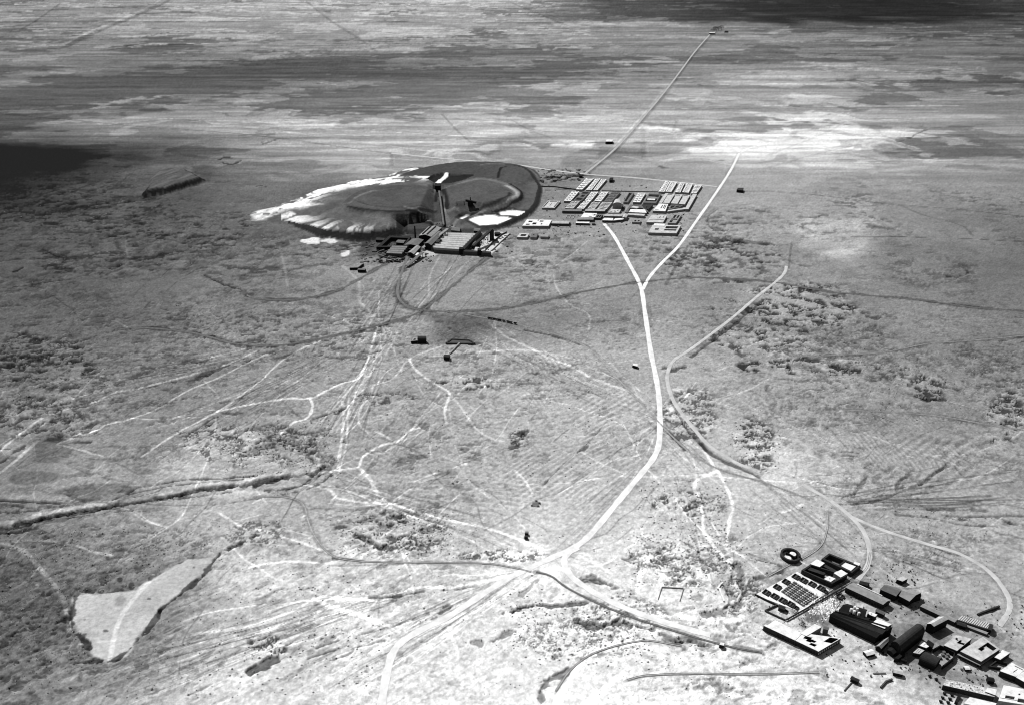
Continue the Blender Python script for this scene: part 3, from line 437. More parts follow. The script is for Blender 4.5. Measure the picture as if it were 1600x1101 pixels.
# --- roads and railways keep their bed level
ROADS = [('road', [(944, 350), (960, 370), (982, 410), (1001, 448), (1008, 490), (1017, 550), (1027, 600), (1031, 640), (1030, 690), (1021, 715), (1000, 742), (960, 790), (925, 832), (900, 853), (860, 872), (800, 900), (760, 924), (700, 963), (650, 988), (620, 1010), (607, 1040), (597, 1095), (588, 1160), (584, 1210)], 4.7, 'road'),
 ('road', [(1155, 240), (1142, 266), (1120, 300), (1085, 350), (1060, 385), (1035, 410), (1015, 433), (1004, 453)], 4.0, 'road'),
 ('road', [(1229, 416), (1226, 426), (1215, 438), (1180, 466), (1140, 500), (1080, 545), (1054, 562), (1044, 580), (1044, 602), (1056, 632), (1085, 670), (1110, 697), (1150, 722), (1182, 735)], 3.4, 'roadg'),
 ('road', [(1255, 757), (1300, 783), (1335, 812), (1352, 835), (1359, 862), (1355, 885), (1340, 905)], 3.2, 'roadg'),
 ('road', [(1328, 806), (1380, 828), (1450, 850), (1500, 865), (1545, 892), (1572, 925), (1578, 950), (1562, 978)], 3.0, 'roadg'),
 ('road', [(903, 855), (886, 866), (882, 880), (893, 900), (920, 920), (960, 942), (1010, 962), (1060, 978), (1110, 992)], 4.4, 'road'),
 ('road', [(612, 240), (680, 247), (740, 252), (800, 257), (860, 266), (920, 273), (1000, 279), (1120, 292)], 5.0, 'roadg'),
 ('road', [(914, 272), (960, 234), (1000, 190), (1040, 142), (1062, 113), (1085, 82), (1110, 53)], 4.5, 'ballastp')]
RAILS = [('ballast', [(765, 399), (720, 436), (672, 476), (652, 489), (620, 501), (560, 516), (500, 529), (430, 540), (370, 537), (330, 527), (290, 518), (220, 512), (180, 515)], 2.4),
 ('ballast', [(650, 386), (632, 398), (600, 414), (565, 434), (530, 453), (480, 466), (440, 469), (400, 466), (385, 461)], 2.6),
 ('ballast', [(638, 398), (627, 428), (621, 455), (628, 472), (650, 483), (700, 487), (740, 486), (800, 480), (850, 470), (900, 458), (960, 447), (1010, 440), (1060, 435), (1100, 434), (1160, 437), (1215, 442), (1290, 455), (1350, 461), (1430, 468), (1520, 480), (1600, 487), (1740, 498)], 2.6),
 ('ballastp', [(700, 487), (760, 497), (810, 507), (860, 520), (900, 533), (930, 552), (960, 585), (1000, 628), (1030, 660), (1060, 690), (1090, 715), (1130, 735), (1190, 752), (1240, 770), (1265, 780)], 1.6),
 ('ballastp', [(400, 775), (450, 777), (474, 788), (482, 815), (495, 842), (520, 868), (560, 876), (620, 878), (700, 879), (760, 880), (800, 886), (830, 893)], 1.3),
 ('ballast', [(838, 893), (862, 900), (885, 917), (930, 940), (980, 961), (1040, 981), (1100, 999), (1150, 1012), (1190, 1019)], 1.4),
 ('ballastp', [(868, 1080), (890, 1048), (920, 1024), (960, 1009), (1000, 1001), (1020, 1001), (1065, 1009)], 1.2),
 ('ballastp', [(980, 1062), (1010, 1055), (1080, 1052), (1180, 1053), (1280, 1050)], 1.6),
 ('ballastp', [(1240, 557), (1300, 555), (1380, 550), (1450, 537), (1520, 532), (1600, 524), (1740, 505)], 1.8),
 ('ballastp', [(1320, 640), (1400, 644), (1470, 650), (1540, 662), (1600, 672), (1740, 690)], 1.8),
 ('ballastp', [(1360, 862), (1352, 890), (1325, 905), (1285, 930), (1240, 957)], 1.3),
 ('ballastp', [(1292, 800), (1293, 822), (1284, 850), (1262, 868), (1230, 884), (1200, 900)], 1.4)]
for _, p, w, _m in ROADS:
    S(p, w * 2.0, .84, rag=.5, flat=True); s, m = linemask(p, w * 1.7); cR[s] *= 1 - m
    s, m = linemask(p, w * .95); cA[s] = cA[s] * (1 - .6 * m) + .40 * .6 * m
for mt, p, w in RAILS:
    S(p, w * 2.6, .42 if mt == 'ballast' else .7, rag=.6, flat=True); s, m = linemask(p, w * 2.0); cR[s] *= 1 - m
S([(914, 274), (960, 236), (1000, 193), (1040, 146), (1062, 116), (1085, 85), (1112, 55)], 11, .66); S([(908, 272), (955, 234), (996, 190), (1036, 142)], 6, 1.25)
S([(1080, 557), (1140, 512), (1190, 471)], 3.5, .35, -.8, rag=.4); S([(1095, 692), (1118, 712), (1185, 744)], 4, .28, -.8, rag=.4); S([(1048, 625), (1075, 672), (1105, 702)], 3, .4, -.5, rag=.3)
for p in ([(1030, 660), (1050, 680), (1070, 702)], [(820, 515), (870, 526), (905, 538)], [(1400, 463), (1440, 470), (1500, 477), (1560, 484)]): S(p, 3.2, .35, -.6, rag=.3)
# camp yards
CAMPS = [([(1183, 928), (1290, 858), (1350, 880), (1470, 940), (1610, 1020), (1610, 1110), (1440, 1110), (1260, 1030), (1185, 985)], .97),
 ([(868, 320), (905, 276), (1100, 284), (1060, 378), (1000, 365), (800, 378), (812, 345)], 1.0), ([(600, 385), (690, 350), (800, 358), (790, 400), (640, 400)], 1.0)]
for p, f in CAMPS: fill(p, f=f, soft=6, rag=4, flat=True)
fill([(1385, 925), (1450, 930), (1620, 1010), (1620, 1110), (1460, 1090), (1380, 1010)], f=.72, soft=7, rag=6)
fill([(1262, 935), (1300, 920), (1325, 950), (1290, 985), (1262, 965)], f=.45, soft=4, rag=5)
fill([(1190, 905), (1290, 860), (1380, 900), (1300, 960)], f=.75, soft=5, rag=4)
fill([(640, 350), (692, 352), (668, 378), (652, 400), (590, 402), (560, 405), (560, 392), (580, 374), (600, 376), (640, 362)], f=.40, soft=6, rag=12)
fill([(1360, 975), (1420, 970), (1470, 985), (1440, 1045), (1380, 1020)], f=.60, soft=6, rag=4)
fill([(1460, 1035), (1560, 1060), (1500, 1078), (1420, 1050)], f=.72, soft=7, rag=4)
fill([(1405, 955), (1440, 945), (1490, 975), (1480, 1010), (1400, 990)], f=.85, soft=6, rag=4)
fill([(766, 362), (798, 365), (770, 396), (745, 392)], tone=225, soft=2, rag=3); fill([(668, 384), (690, 388), (678, 400), (655, 402)], tone=200, soft=3, rag=4)
fill([(533, 396), (545, 392), (545, 400), (535, 402)], tone=235, soft=1.5, rag=3)
fill([(473, 376), (490, 369), (500, 372), (498, 380), (480, 381)], tone=240, soft=1.5, rag=4); fill([(500, 377), (520, 373), (528, 378), (515, 381)], tone=235, soft=1.5, rag=4)
fill([(1100, 917), (1128, 912), (1126, 922), (1108, 924)], f=1.1, soft=1)
fill([(1000, 920), (1068, 915), (1062, 945), (1000, 945)], f=1.08, soft=4, flat=True)
fill([(930, 250 + 110), (960, 358), (955, 366)], f=1)

cR_full = cR
cH *= cR_full
np.clip(cH, -4.0, 1.6, out=cH)
# --- the tailings heap
MX0, MY0, MX1, MY1 = 372, 236, 900, 392
ms = win(MX0, MY0, MX1, MY1); X = cX[ms]; Y = cY[ms]; mPX, mPY = cPX[ms], cPY[ms]
def WP(pts, z): return [P(x, y, z)[:2] for x, y in pts]
n6 = fbm(X, Y, 22, 3, 101)
HT, HE_, HBK = 18, 16, 9
A_ = sdist(X, Y, WP(catmull([(535, 318), (545, 325), (580, 331), (620, 333), (655, 330), (678, 320), (684, 305), (676, 296), (650, 290), (600, 291), (560, 300), (535, 318)], 4)[:-1], 18))
F_ = sdist(X, Y, WP([(380, 342), (450, 353), (470, 359), (500, 371), (548, 378), (600, 375), (633, 367), (634, 342), (660, 332), (684, 326), (690, 285), (660, 262), (600, 262), (500, 270), (380, 320)], 0))
W_ = sdist(X, Y, WP([(386, 339), (392, 331), (420, 324), (460, 312), (480, 303), (500, 294), (540, 285), (600, 276), (640, 262), (800, 262), (800, 420), (500, 420), (455, 352), (430, 349)], 0))
hA = 15.5 + np.minimum(A_, 0) * .075
h1 = np.minimum(hA, np.minimum(np.maximum(F_, 0) * .72, np.maximum(W_, 0) * .21))
h1 = np.where(A_ > -6, 15.5 + np.clip(.6 * (A_ + 6), 0, 4.2) + .2 * n6, h1)
Ev = sdist(X, Y, WP(catmull([(694, 300), (700, 292), (740, 284), (775, 288), (792, 297), (797, 306), (785, 315), (760, 323), (735, 328), (705, 328), (695, 315), (694, 300)], 4)[:-1], 16))
bench = sdist(X, Y, WP([(625, 362), (640, 335), (680, 325), (700, 330), (700, 356), (665, 360)], 4)); h1 = np.maximum(h1, np.clip(bench * .7, 0, 4.5))
hE = 16 + np.minimum(Ev, 0) * .55
E2 = sdist(X, Y, WP(catmull([(690, 345), (690, 300), (740, 278), (790, 284), (812, 298), (812, 308), (800, 318), (770, 328), (735, 337), (705, 350), (690, 345)], 4)[:-1], 9))
hE2 = 9 + np.minimum(E2, 0) * .6
E3 = sdist(X, Y, WP(catmull([(690, 357), (690, 280), (800, 262), (838, 285), (838, 305), (834, 318), (822, 331), (800, 343), (770, 353), (730, 357), (690, 357)], 4)[:-1], 5))
hE3 = 5 + np.minimum(E3, 0) * .6
Bk = sdist(X, Y, WP(catmull([(612, 281), (640, 268), (680, 258), (720, 253), (770, 253), (812, 258), (826, 270), (815, 284), (770, 288), (735, 283), (720, 288), (690, 288), (650, 285), (612, 281)], 4)[:-1], 9))
hB = 9 + np.minimum(Bk, 0) * .42
pit = sdist(X, Y, WP([(668, 284), (677, 276), (690, 273), (705, 275), (738, 276), (722, 283), (705, 287), (690, 288)], 7))
hm = np.maximum.reduce([h1, hE, hE2, hE3, hB, X * 0])
hm = np.where(pit > -4, np.minimum(hm, 6.5 + np.maximum(-pit, 0) * 3), hm)
# notch between the lobes for the incline
va = np.array(G(693, 356)); vb = np.array(P(686, 298, 16)[:2])
dv = vb - va; q = ((X - va[0]) * dv[0] + (Y - va[1]) * dv[1]) / (dv @ dv); dist = np.abs(-(X - va[0]) * dv[1] + (Y - va[1]) * dv[0]) / np.hypot(*dv)
cut = np.clip(q, 0, 1) * 13 - 1 + np.maximum(dist - (14 - 6 * np.clip(q, 0, 1)), 0) * .8
hm = np.where((q > -.1) & (q < 1.02), np.minimum(hm, np.maximum(cut, 0)), hm)
sm = sstep(.1, 1.0, hm)
# faint gullies on the fans
ax, ay = P(610, 312, 16)[:2]
th = np.arctan2(Y - ay, X - ax); rad = np.hypot(X - ax, Y - ay)
gl = fbm(th * 34 + 4 * fbm(X, Y, 30, 2, 111), rad * .05, 2.2, 3, 110)
onfan = (A_ < 0) & (h1 > .5) & (h1 >= hE) & (h1 >= hB)
hm = np.where(onfan, hm + .6 * gl * sstep(0, 25, -A_) * sstep(0, 10, F_), hm)
cH[ms] = cH[ms] * (1 - sm) + hm * sm
tone = .062 + 0 * X
tone = np.where(A_ > 0, .066 * (1 + .18 * n6), tone)
tone = np.where(onfan, .085 + .025 * n6, tone)
strk = sstep(-.1, .55, gl + .5 * sstep(20, 100, -A_) - .2)
lowf = sstep(12, 70, -A_)
tone = np.where(onfan, tone + .55 * strk * lowf * sstep(20, 75, -A_) * sstep(11, 15, F_) * (mPX > 440) * sstep(15, -5, mPY - 372), tone)
tone = np.where(onfan & (mPX > 636) & (mPY > 325), .05, tone)
tone = np.where((Ev > 0), .070 * (1 + .12 * n6), tone)
tone = np.where((Ev < 0) & (E2 > 0) & ~onfan & (mPX > 694), .075 + .05 * sstep(6, 2, np.abs(E2 - 9)), tone)
tone = np.where((E2 < 0) & (E3 > 0) & (mPX > 694), .078 * (1 + .2 * n6), tone)
tone = np.where((Bk > 0) & (hB > hE2) & (hB > h1), .050 * (1 + .1 * n6) + .015 * sstep(730, 820, mPX), tone)
tone = np.where((F_ < 12 + .8 * n6) & onfan & (F_ > -3) & (mPX > 450) & (h1 < 13), .024, tone)  # near-black band: shade of the front scarp painted into its tone
tone = np.where(pit > -3, .018, tone)
# white salt on the west and north-west slopes
def whites(poly, thr, seed, ang=None, z=6):
    D = sdist(X, Y, WP(poly, z)); r = fbm(X, Y, 7, 4, seed, .1, 5, .65) if ang is None else fbm(X, Y, 10, 4, seed, ang, 2.5, .65)
    return sstep(-6, 10, D + 9 * r) * sstep(thr - .06, thr + .10, r + .25 * sstep(0, 30, D)) * (.45 + .55 * sstep(-.35, .2, fbm(X, Y, 8, 3, seed + 9, .2, 3)))
wh = np.maximum(whites([(386, 337), (396, 330), (420, 325), (445, 320), (478, 323), (496, 328), (470, 332), (430, 338), (400, 343)], -.35, 120, z=2), whites([(478, 309), (500, 297), (530, 286), (560, 281), (585, 279), (610, 276), (618, 274), (622, 282), (640, 290), (600, 295), (560, 298), (530, 304), (500, 310)], -.08, 121, .5))
wh = np.maximum(wh, .55 * whites([(440, 318), (470, 318), (500, 325), (470, 330)], .1, 122))
tone = tone * (1 - wh) + .82 * wh
wm = np.maximum(sm, wh * .9)
# ponds of white tailings on the east side
for poly, z in (([(732, 343), (742, 338), (762, 336), (790, 337), (800, 341), (776, 350), (750, 352)], 6), ([(779, 331), (800, 328), (830, 331), (815, 337), (782, 336)], 6), ([(718, 341), (728, 335), (735, 336), (722, 342)], 4)):
    D = sdist(X, Y, WP(poly, z)); m = sstep(-1.5, 1.5, D + 1.5 * n6); tone = tone * (1 - m) + .80 * m; wm = np.maximum(wm, m)
    lim = z - 1 + np.maximum(-D - 3, 0) * .45; hm = np.where(D > -25, np.minimum(hm, lim), hm); cH[ms] = np.where(D > -25, np.minimum(cH[ms], lim), cH[ms]); rim = sstep(5, 2, np.abs(D + 4)); tone = tone * (1 - .8 * rim) + .02 * rim; cH[ms] += .8 * rim * (hm > 2)
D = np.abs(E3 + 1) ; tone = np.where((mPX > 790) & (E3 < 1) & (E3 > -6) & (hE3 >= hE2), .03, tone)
D = E3 + 12; r_ = sstep(4, 1, np.abs(D)) * (mPX > 750); tone = tone * (1 - .6 * r_) + .16 * .6 * r_
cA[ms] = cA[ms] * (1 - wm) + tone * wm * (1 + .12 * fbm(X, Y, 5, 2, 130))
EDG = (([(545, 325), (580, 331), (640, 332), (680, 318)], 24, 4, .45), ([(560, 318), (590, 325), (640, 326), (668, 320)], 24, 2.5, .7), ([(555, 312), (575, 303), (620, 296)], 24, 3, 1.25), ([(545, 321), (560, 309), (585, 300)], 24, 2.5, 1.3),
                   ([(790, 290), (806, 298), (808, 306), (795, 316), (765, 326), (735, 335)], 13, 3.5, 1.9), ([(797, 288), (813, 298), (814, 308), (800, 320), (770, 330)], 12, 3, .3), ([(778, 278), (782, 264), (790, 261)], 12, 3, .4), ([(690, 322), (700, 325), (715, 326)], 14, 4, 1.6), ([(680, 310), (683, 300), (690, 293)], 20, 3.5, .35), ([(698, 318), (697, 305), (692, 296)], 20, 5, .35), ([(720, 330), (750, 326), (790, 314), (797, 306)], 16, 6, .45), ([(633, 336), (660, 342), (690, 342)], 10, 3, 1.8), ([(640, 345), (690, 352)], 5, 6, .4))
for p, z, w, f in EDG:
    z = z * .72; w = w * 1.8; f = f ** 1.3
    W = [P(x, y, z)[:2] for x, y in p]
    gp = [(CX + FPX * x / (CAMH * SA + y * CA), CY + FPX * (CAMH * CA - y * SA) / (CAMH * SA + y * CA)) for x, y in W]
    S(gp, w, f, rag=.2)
W = [P(x, y, 6)[:2] for x, y in [(684, 288), (688, 283), (693, 280), (697, 274)]]
gp = [(CX + FPX * x / (CAMH * SA + y * CA), CY + FPX * (CAMH * CA - y * SA) / (CAMH * SA + y * CA)) for x, y in W]
s, m = linemask(gp, 6, .4); cA[s] = cA[s] * (1 - m) + .8 * m
HEAPM = sm > .5
# --- small dump, left
ds = win(200, 250, 340, 325); X = cX[ds]; Y = cY[ds]
D = sdist(X, Y, WP([(221, 308), (230, 286), (243, 268), (262, 262), (286, 264), (300, 272), (322, 284), (296, 293), (262, 303)], 0)) + 3 * fbm(X, Y, 14, 3, 140)
hd = np.clip(D * .9, 0, 9) * sstep(262, 300, cPY[ds] + .25 * (cPX[ds] - 221)); m = sstep(.3, 1.5, hd)
cH[ds] = cH[ds] * (1 - m) + hd * m; cA[ds] = cA[ds] * (1 - m) + (.075 + .03 * fbm(X, Y, 4, 3, 141, 1.2, 6)) * m
mm = sstep(.5, 2, hd) * sstep(12, 8, D) * (cPX[ds] + cPY[ds] * 2 > 830); cA[ds] *= 1 - .75 * mm
DUMPM = hd > .6
np.clip(ALB, .012, .86, out=ALB)

def make_sheet(name, keep):
    idx = -np.ones(NX * NY, np.int64)
    I = np.arange(NX * NY).reshape(NY, NX)
    q = np.stack([I[1:, :-1], I[1:, 1:], I[:-1, 1:], I[:-1, :-1]], -1)[keep].reshape(-1, 4)
    used = np.unique(q); idx[used] = np.arange(len(used)); q = idx[q]
    me = bpy.data.meshes.new(name); nv = len(used); nf = len(q)
    co = np.stack([GX.ravel()[used], GY.ravel()[used], HG.ravel()[used]], -1).astype(np.float32)
    me.vertices.add(nv); me.vertices.foreach_set('co', co.ravel())
    me.loops.add(nf * 4); me.loops.foreach_set('vertex_index', q.ravel().astype(np.int32))
    me.polygons.add(nf); me.polygons.foreach_set('loop_start', (np.arange(nf) * 4).astype(np.int32))
    me.update(calc_edges=True)
    a = me.attributes.new('tone', 'FLOAT', 'POINT'); a.data.foreach_set('value', ALB.ravel()[used].astype(np.float32))
    me.polygons.foreach_set('use_smooth', np.ones(nf, bool)); me.materials.append(M['ground'])
    o = bpy.data.objects.new(name, me); COL.objects.link(o); return o
full = np.zeros((NY, NX), np.int8)
c = full[OY:OY + len(core_y), OX:OX + len(core_x)]
t = c[ms]; t[HEAPM] = 1
t = c[ds]; t[DUMPM] = 2
t = c[PANM[0]]; t[PANM[1]] = 3
fk = full[:-1, :-1]
def tag(o, label=None, cat=None, group=None, kind=None):
    if label:
        o['label'] = label
        if len(label.replace('-', ' ').split()) > 16: print('LONG', len(label.split()), label)
    if cat: o['category'] = cat
    if group: o['group'] = group
    if kind: o['kind'] = kind
    return o
tag(make_sheet('ground', fk == 0), kind='structure')
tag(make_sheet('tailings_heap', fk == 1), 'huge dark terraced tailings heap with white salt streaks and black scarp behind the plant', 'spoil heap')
tag(make_sheet('spoil_heap', fk == 2), 'small fan-shaped dark spoil heap alone on the plain at upper left', 'spoil heap')
tag(make_sheet('salt_pan', fk == 3), kind='structure')

# ------------------------------------------------------------------ mesh builder for made things
class MB:
    def __init__(s): s.v = []; s.f = []
    def poly(s, pts): n = len(s.v); s.v += [tuple(p) for p in pts]; s.f.append(tuple(range(n, n + len(pts))))
    def prism(s, base, z0, z1, top=True, bottom=False):
        n = len(base)
        for i in range(n):
            a = base[i]; b = base[(i + 1) % n]; s.poly([(a[0], a[1], z0), (b[0], b[1], z0), (b[0], b[1], z1), (a[0], a[1], z1)])
        if top: s.poly([(p[0], p[1], z1) for p in base])
        if bottom: s.poly([(p[0], p[1], z0) for p in base[::-1]])
    def bar(s, a, b, w, h):
        a = np.array(a, float); b = np.array(b, float); d = b - a; L = np.hypot(d[0], d[1]) + 1e-9; n = np.array([-d[1] / L * w / 2, d[0] / L * w / 2, 0]); u = np.array([0, 0, h])
        A = [a - n, a + n, a + n + u, a - n + u]; B = [b - n, b + n, b + n + u, b - n + u]
        for i in range(4): j = (i + 1) % 4; s.poly([A[i], A[j], B[j], B[i]])
        s.poly(A[::-1]); s.poly(B)
    def cyl(s, x, y, r, z0, z1, n=12, r1=None):
        r1 = r if r1 is None else r1
        lo = [(x + r * math.cos(k * 6.2832 / n), y + r * math.sin(k * 6.2832 / n), z0) for k in range(n)]; hi = [(x + r1 * math.cos(k * 6.2832 / n), y + r1 * math.sin(k * 6.2832 / n), z1) for k in range(n)]
        for k in range(n): j = (k + 1) % n; s.poly([lo[k], lo[j], hi[j], hi[k]])
        s.poly(hi)
    def build(s, name, mat, parent=None, origin=(0, 0, 0)):
        me = bpy.data.meshes.new(name); o3 = np.array(origin)
        me.from_pydata([tuple(np.array(p) - o3) for p in s.v], [], s.f); me.materials.append(M[mat] if isinstance(mat, str) else mat)
        o = bpy.data.objects.new(name, me); COL.objects.link(o)
        if parent: o.parent = parent
        else: o.location = origin
        return o
def thing(name, label, cat, loc, group=None):
    o = bpy.data.objects.new(name, None); COL.objects.link(o); o.location = loc; o.empty_display_size = 1
    return tag(o, label, cat, group)
# ribbons
def ribbon(name, pts, w, mat, z=.12, crown=.08, parent=None, dens=6, off=0.0):
    W = [np.array(G(*p)) for p in catmull(pts, dens)]; mb = MB(); rows = []
    for i, p in enumerate(W):
        d = W[min(i + 1, len(W) - 1)] - W[max(i - 1, 0)]; d /= np.hypot(*d) + 1e-9; n = np.array([-d[1], d[0]])
        hw = w / 2 * (1 + .10 * math.sin(i * 1.3) + .06 * math.sin(i * 2.9 + 1)); c = p + n * off
        rows.append([(*(c - n * (hw + .5)), -.35), (*(c - n * hw), z), (*c, z + crown), (*(c + n * hw), z), (*(c + n * (hw + .5)), -.35)])
    for a, b in zip(rows, rows[1:]):
        for k in range(4): mb.poly([a[k + 1], a[k], b[k], b[k + 1]])
    return mb.build(name, mat, parent)
for i, (nm, p, w, m) in enumerate(ROADS): tag(ribbon(nm, p, w, m, .12 + .02 * i), kind='structure')
for i, (m, p, w) in enumerate(RAILS):
    o = tag(ribbon('railway_track', p, w, m, .14 + .008 * i, .03), kind='structure')
    for off in (-.5, .5):
        W = [np.array(G(*q)) for q in catmull(p, 6)]; mb = MB()
        for a, b in zip(W, W[1:]):
            d = b - a; d /= np.hypot(*d) + 1e-9; n = np.array([-d[1], d[0]]) * off
            mb.bar((*(a + n), .15 + .008 * i), (*(b + n), .15 + .008 * i), .12, .14)
        mb.build('rail', 'rail', o)

# ------------------------------------------------------------------ buildings
def frame(q, h):
    """q = pixel corners (near-left, far-left, far-right, near-right) of the roof at height h"""
    W = [np.array(P(x, y, h)[:2]) for x, y in q]
    def B(u, v): return (W[0] * (1 - u) + W[3] * u) * (1 - v) + (W[1] * (1 - u) + W[2] * u) * v
    c = sum(W) / 4
    return W, B, (c[0], c[1], 0)
def rel(c, p): return tuple(np.array(p, float) - np.array(c))
class PM(MB):     # builder in a thing's own coordinates
    def __init__(s, c): super().__init__(); s.c = c
    def build(s, name, mat, parent=None): return MB.build(s, name, mat, parent, s.c)
def flat_parts(root, q, h, roof='pale', wall='wall', courts=(), tones=None, lip=.25):
    W, B, c = frame(q, h); c = tuple(root.location)
    us = sorted({0, 1, *[x for k in courts for x in (k[0], k[2])]}); vs = sorted({0, 1, *[x for k in courts for x in (k[1], k[3])]})
    def solid(i, j):
        if i < 0 or j < 0 or i >= len(us) - 1 or j >= len(vs) - 1: return False
        u = (us[i] + us[i + 1]) / 2; v = (vs[j] + vs[j + 1]) / 2
        return not any(k[0] < u < k[2] and k[1] < v < k[3] for k in courts)
    wm = PM(c); rm = PM(c)
    for i in range(len(us) - 1):
        for j in range(len(vs) - 1):
            if not solid(i, j): continue
            p = [B(us[i], vs[j]), B(us[i + 1], vs[j]), B(us[i + 1], vs[j + 1]), B(us[i], vs[j + 1])]
            rm.poly([(*x, h + .12) for x in p])
            for k, (di, dj) in enumerate(((0, -1), (1, 0), (0, 1), (-1, 0))):
                if not solid(i + di, j + dj):
                    a, b = p[k], p[(k + 1) % 4]
                    wm.poly([(*a, -.6), (*b, -.6), (*b, h - .15), (*a, h - .15)])
                    rm.poly([(*a, h - .15), (*b, h - .15), (*b, h + .12), (*a, h + .12)])
    o = wm.build('wall', wall, root); r = rm.build('roof', roof, root)
    return o, r, B, c
def block(name, label, cat, q, h=3.6, roof='pale', wall='wall', courts=(), group=None, loc=None):
    _, B, c = frame(q, h); root = thing(name, label, cat, c, group)
    flat_parts(root, q, h, roof, wall, courts); return root, B, c
def add_flat(root, q, h, roof='pale', wall='wall', courts=()): return flat_parts(root, q, h, roof, wall, courts)
def prof_parts(root, q, h, rise, roof, wall, axis='u', kind='gable', over=.35, panels=None):
    """roof ridge along axis u (near-left > near-right) or v"""
    W, B, _ = frame(q, h); c = tuple(root.location)
    B2 = B if axis == 'u' else (lambda u, v: B(v, u))
    if kind == 'gable': prof = [(0, 0), (.5, 1), (1, 0)]
    elif kind == 'barrel': prof = [(.5 - .5 * math.cos(math.pi * k / 10), math.sin(math.pi * k / 10)) for k in range(11)]
    elif kind == 'lean': prof = [(0, 0), (1, 1)]
    wm = PM(c); rm = PM(c)
    p = [B2(0, 0), B2(1, 0), B2(1, 1), B2(0, 1)]
    for k in range(4):
        a, b = p[k], p[(k + 1) % 4]; wm.poly([(*a, -.6), (*b, -.6), (*b, h), (*a, h)])
    for u in (0, 1): wm.poly([(*B2(u, v), h + rise * z) for v, z in prof] + ([(*B2(u, 1), h)] if kind == 'lean' else []))
    if kind == 'lean': wm.poly([(*B2(0, 1), h), (*B2(1, 1), h), (*B2(1, 1), h + rise), (*B2(0, 1), h + rise)])
    L = np.hypot(*(p[1] - p[0])); e = over / max(L, 1); t = .14
    for (v0, z0), (v1, z1) in zip(prof, prof[1:]):
        a0, a1, b1, b0 = [(*B2(u, v), h + rise * z + .02) for u, v, z in ((-e, v0, z0), (1 + e, v0, z0), (1 + e, v1, z1), (-e, v1, z1))]
        up = lambda x: (x[0], x[1], x[2] + t)
        rm.poly([up(a0), up(a1), up(b1), up(b0)]); rm.poly([a0, b0, b1, a1])
        rm.poly([a0, a1, up(a1), up(a0)]); rm.poly([b1, b0, up(b0), up(b1)]); rm.poly([a1, b1, up(b1), up(a1)]); rm.poly([b0, a0, up(a0), up(b0)])
    wm.build('wall', wall, root); r = rm.build('roof', roof, root); return r
def shed(name, label, cat, q, h=3.6, rise=1.2, roof='grey', wall='wdark', axis='u', kind='gable', group=None):
    _, B, c = frame(q, h); root = thing(name, label, cat, c, group); prof_parts(root, q, h, rise, roof, wall, axis, kind); return root, B, c
def wallrun(name, label, pts, h=2.2, t=.45, mat='wall', parent=None, cat='wall', z=0, closed=False):
    W = [P(x, y, 0)[:2] for x, y in pts]
    if closed: W.append(W[0])
    c = (W[0][0], W[0][1], 0) if parent is None else tuple(parent.location)
    mb = PM(c)
    for a, b in zip(W, W[1:]): mb.bar((*a, -.4), (*b, -.4), t, h + .4)
    o = mb.build(name, mat, parent)
    if parent is None: tag(o, label, cat)
    return o
def yard(q, mat, root, z=.06, h=0):
    W = [P(x, y, h)[:2] for x, y in q]; mb = PM(tuple(root.location)); mb.poly([(*p, z) for p in W]); return mb.build('yard', mat, root)
def K(ox, oy, s):     # zoomed-view coordinates to photograph pixels
    return lambda *a: [(ox + a[i] / s, oy + a[i + 1] / s) for i in range(0, len(a), 2)]
F = K(800, 250, 5.0)        # far camp
# window and door openings on the near, long walls
def openings(root, a, b, h, n, mat='black', w=1.1, hh=1.5, door=None):
    A = np.array(P(*a, h)[:2]); B_ = np.array(P(*b, h)[:2]); d = B_ - A; L = np.hypot(*d); d /= L; nn = np.array([d[1], -d[0]])
    if nn[1] > 0: nn = -nn
    c = np.array(root.location)
    for k in range(n):
        t = (k + .5) / n * L; p = A + d * t + nn * .04
        isd = door and k % door == 0
        z0, z1 = (0, 2.1) if isd else (1.0, 1.0 + hh)
        mb = PM(tuple(c)); a0 = p - d * w / 2; a1 = p + d * w / 2
        mb.prism([a0, a1, a1 - nn * .12, a0 - nn * .12], z0, z1, True, True)
        mb.build('door' if isd else 'window', mat, root)

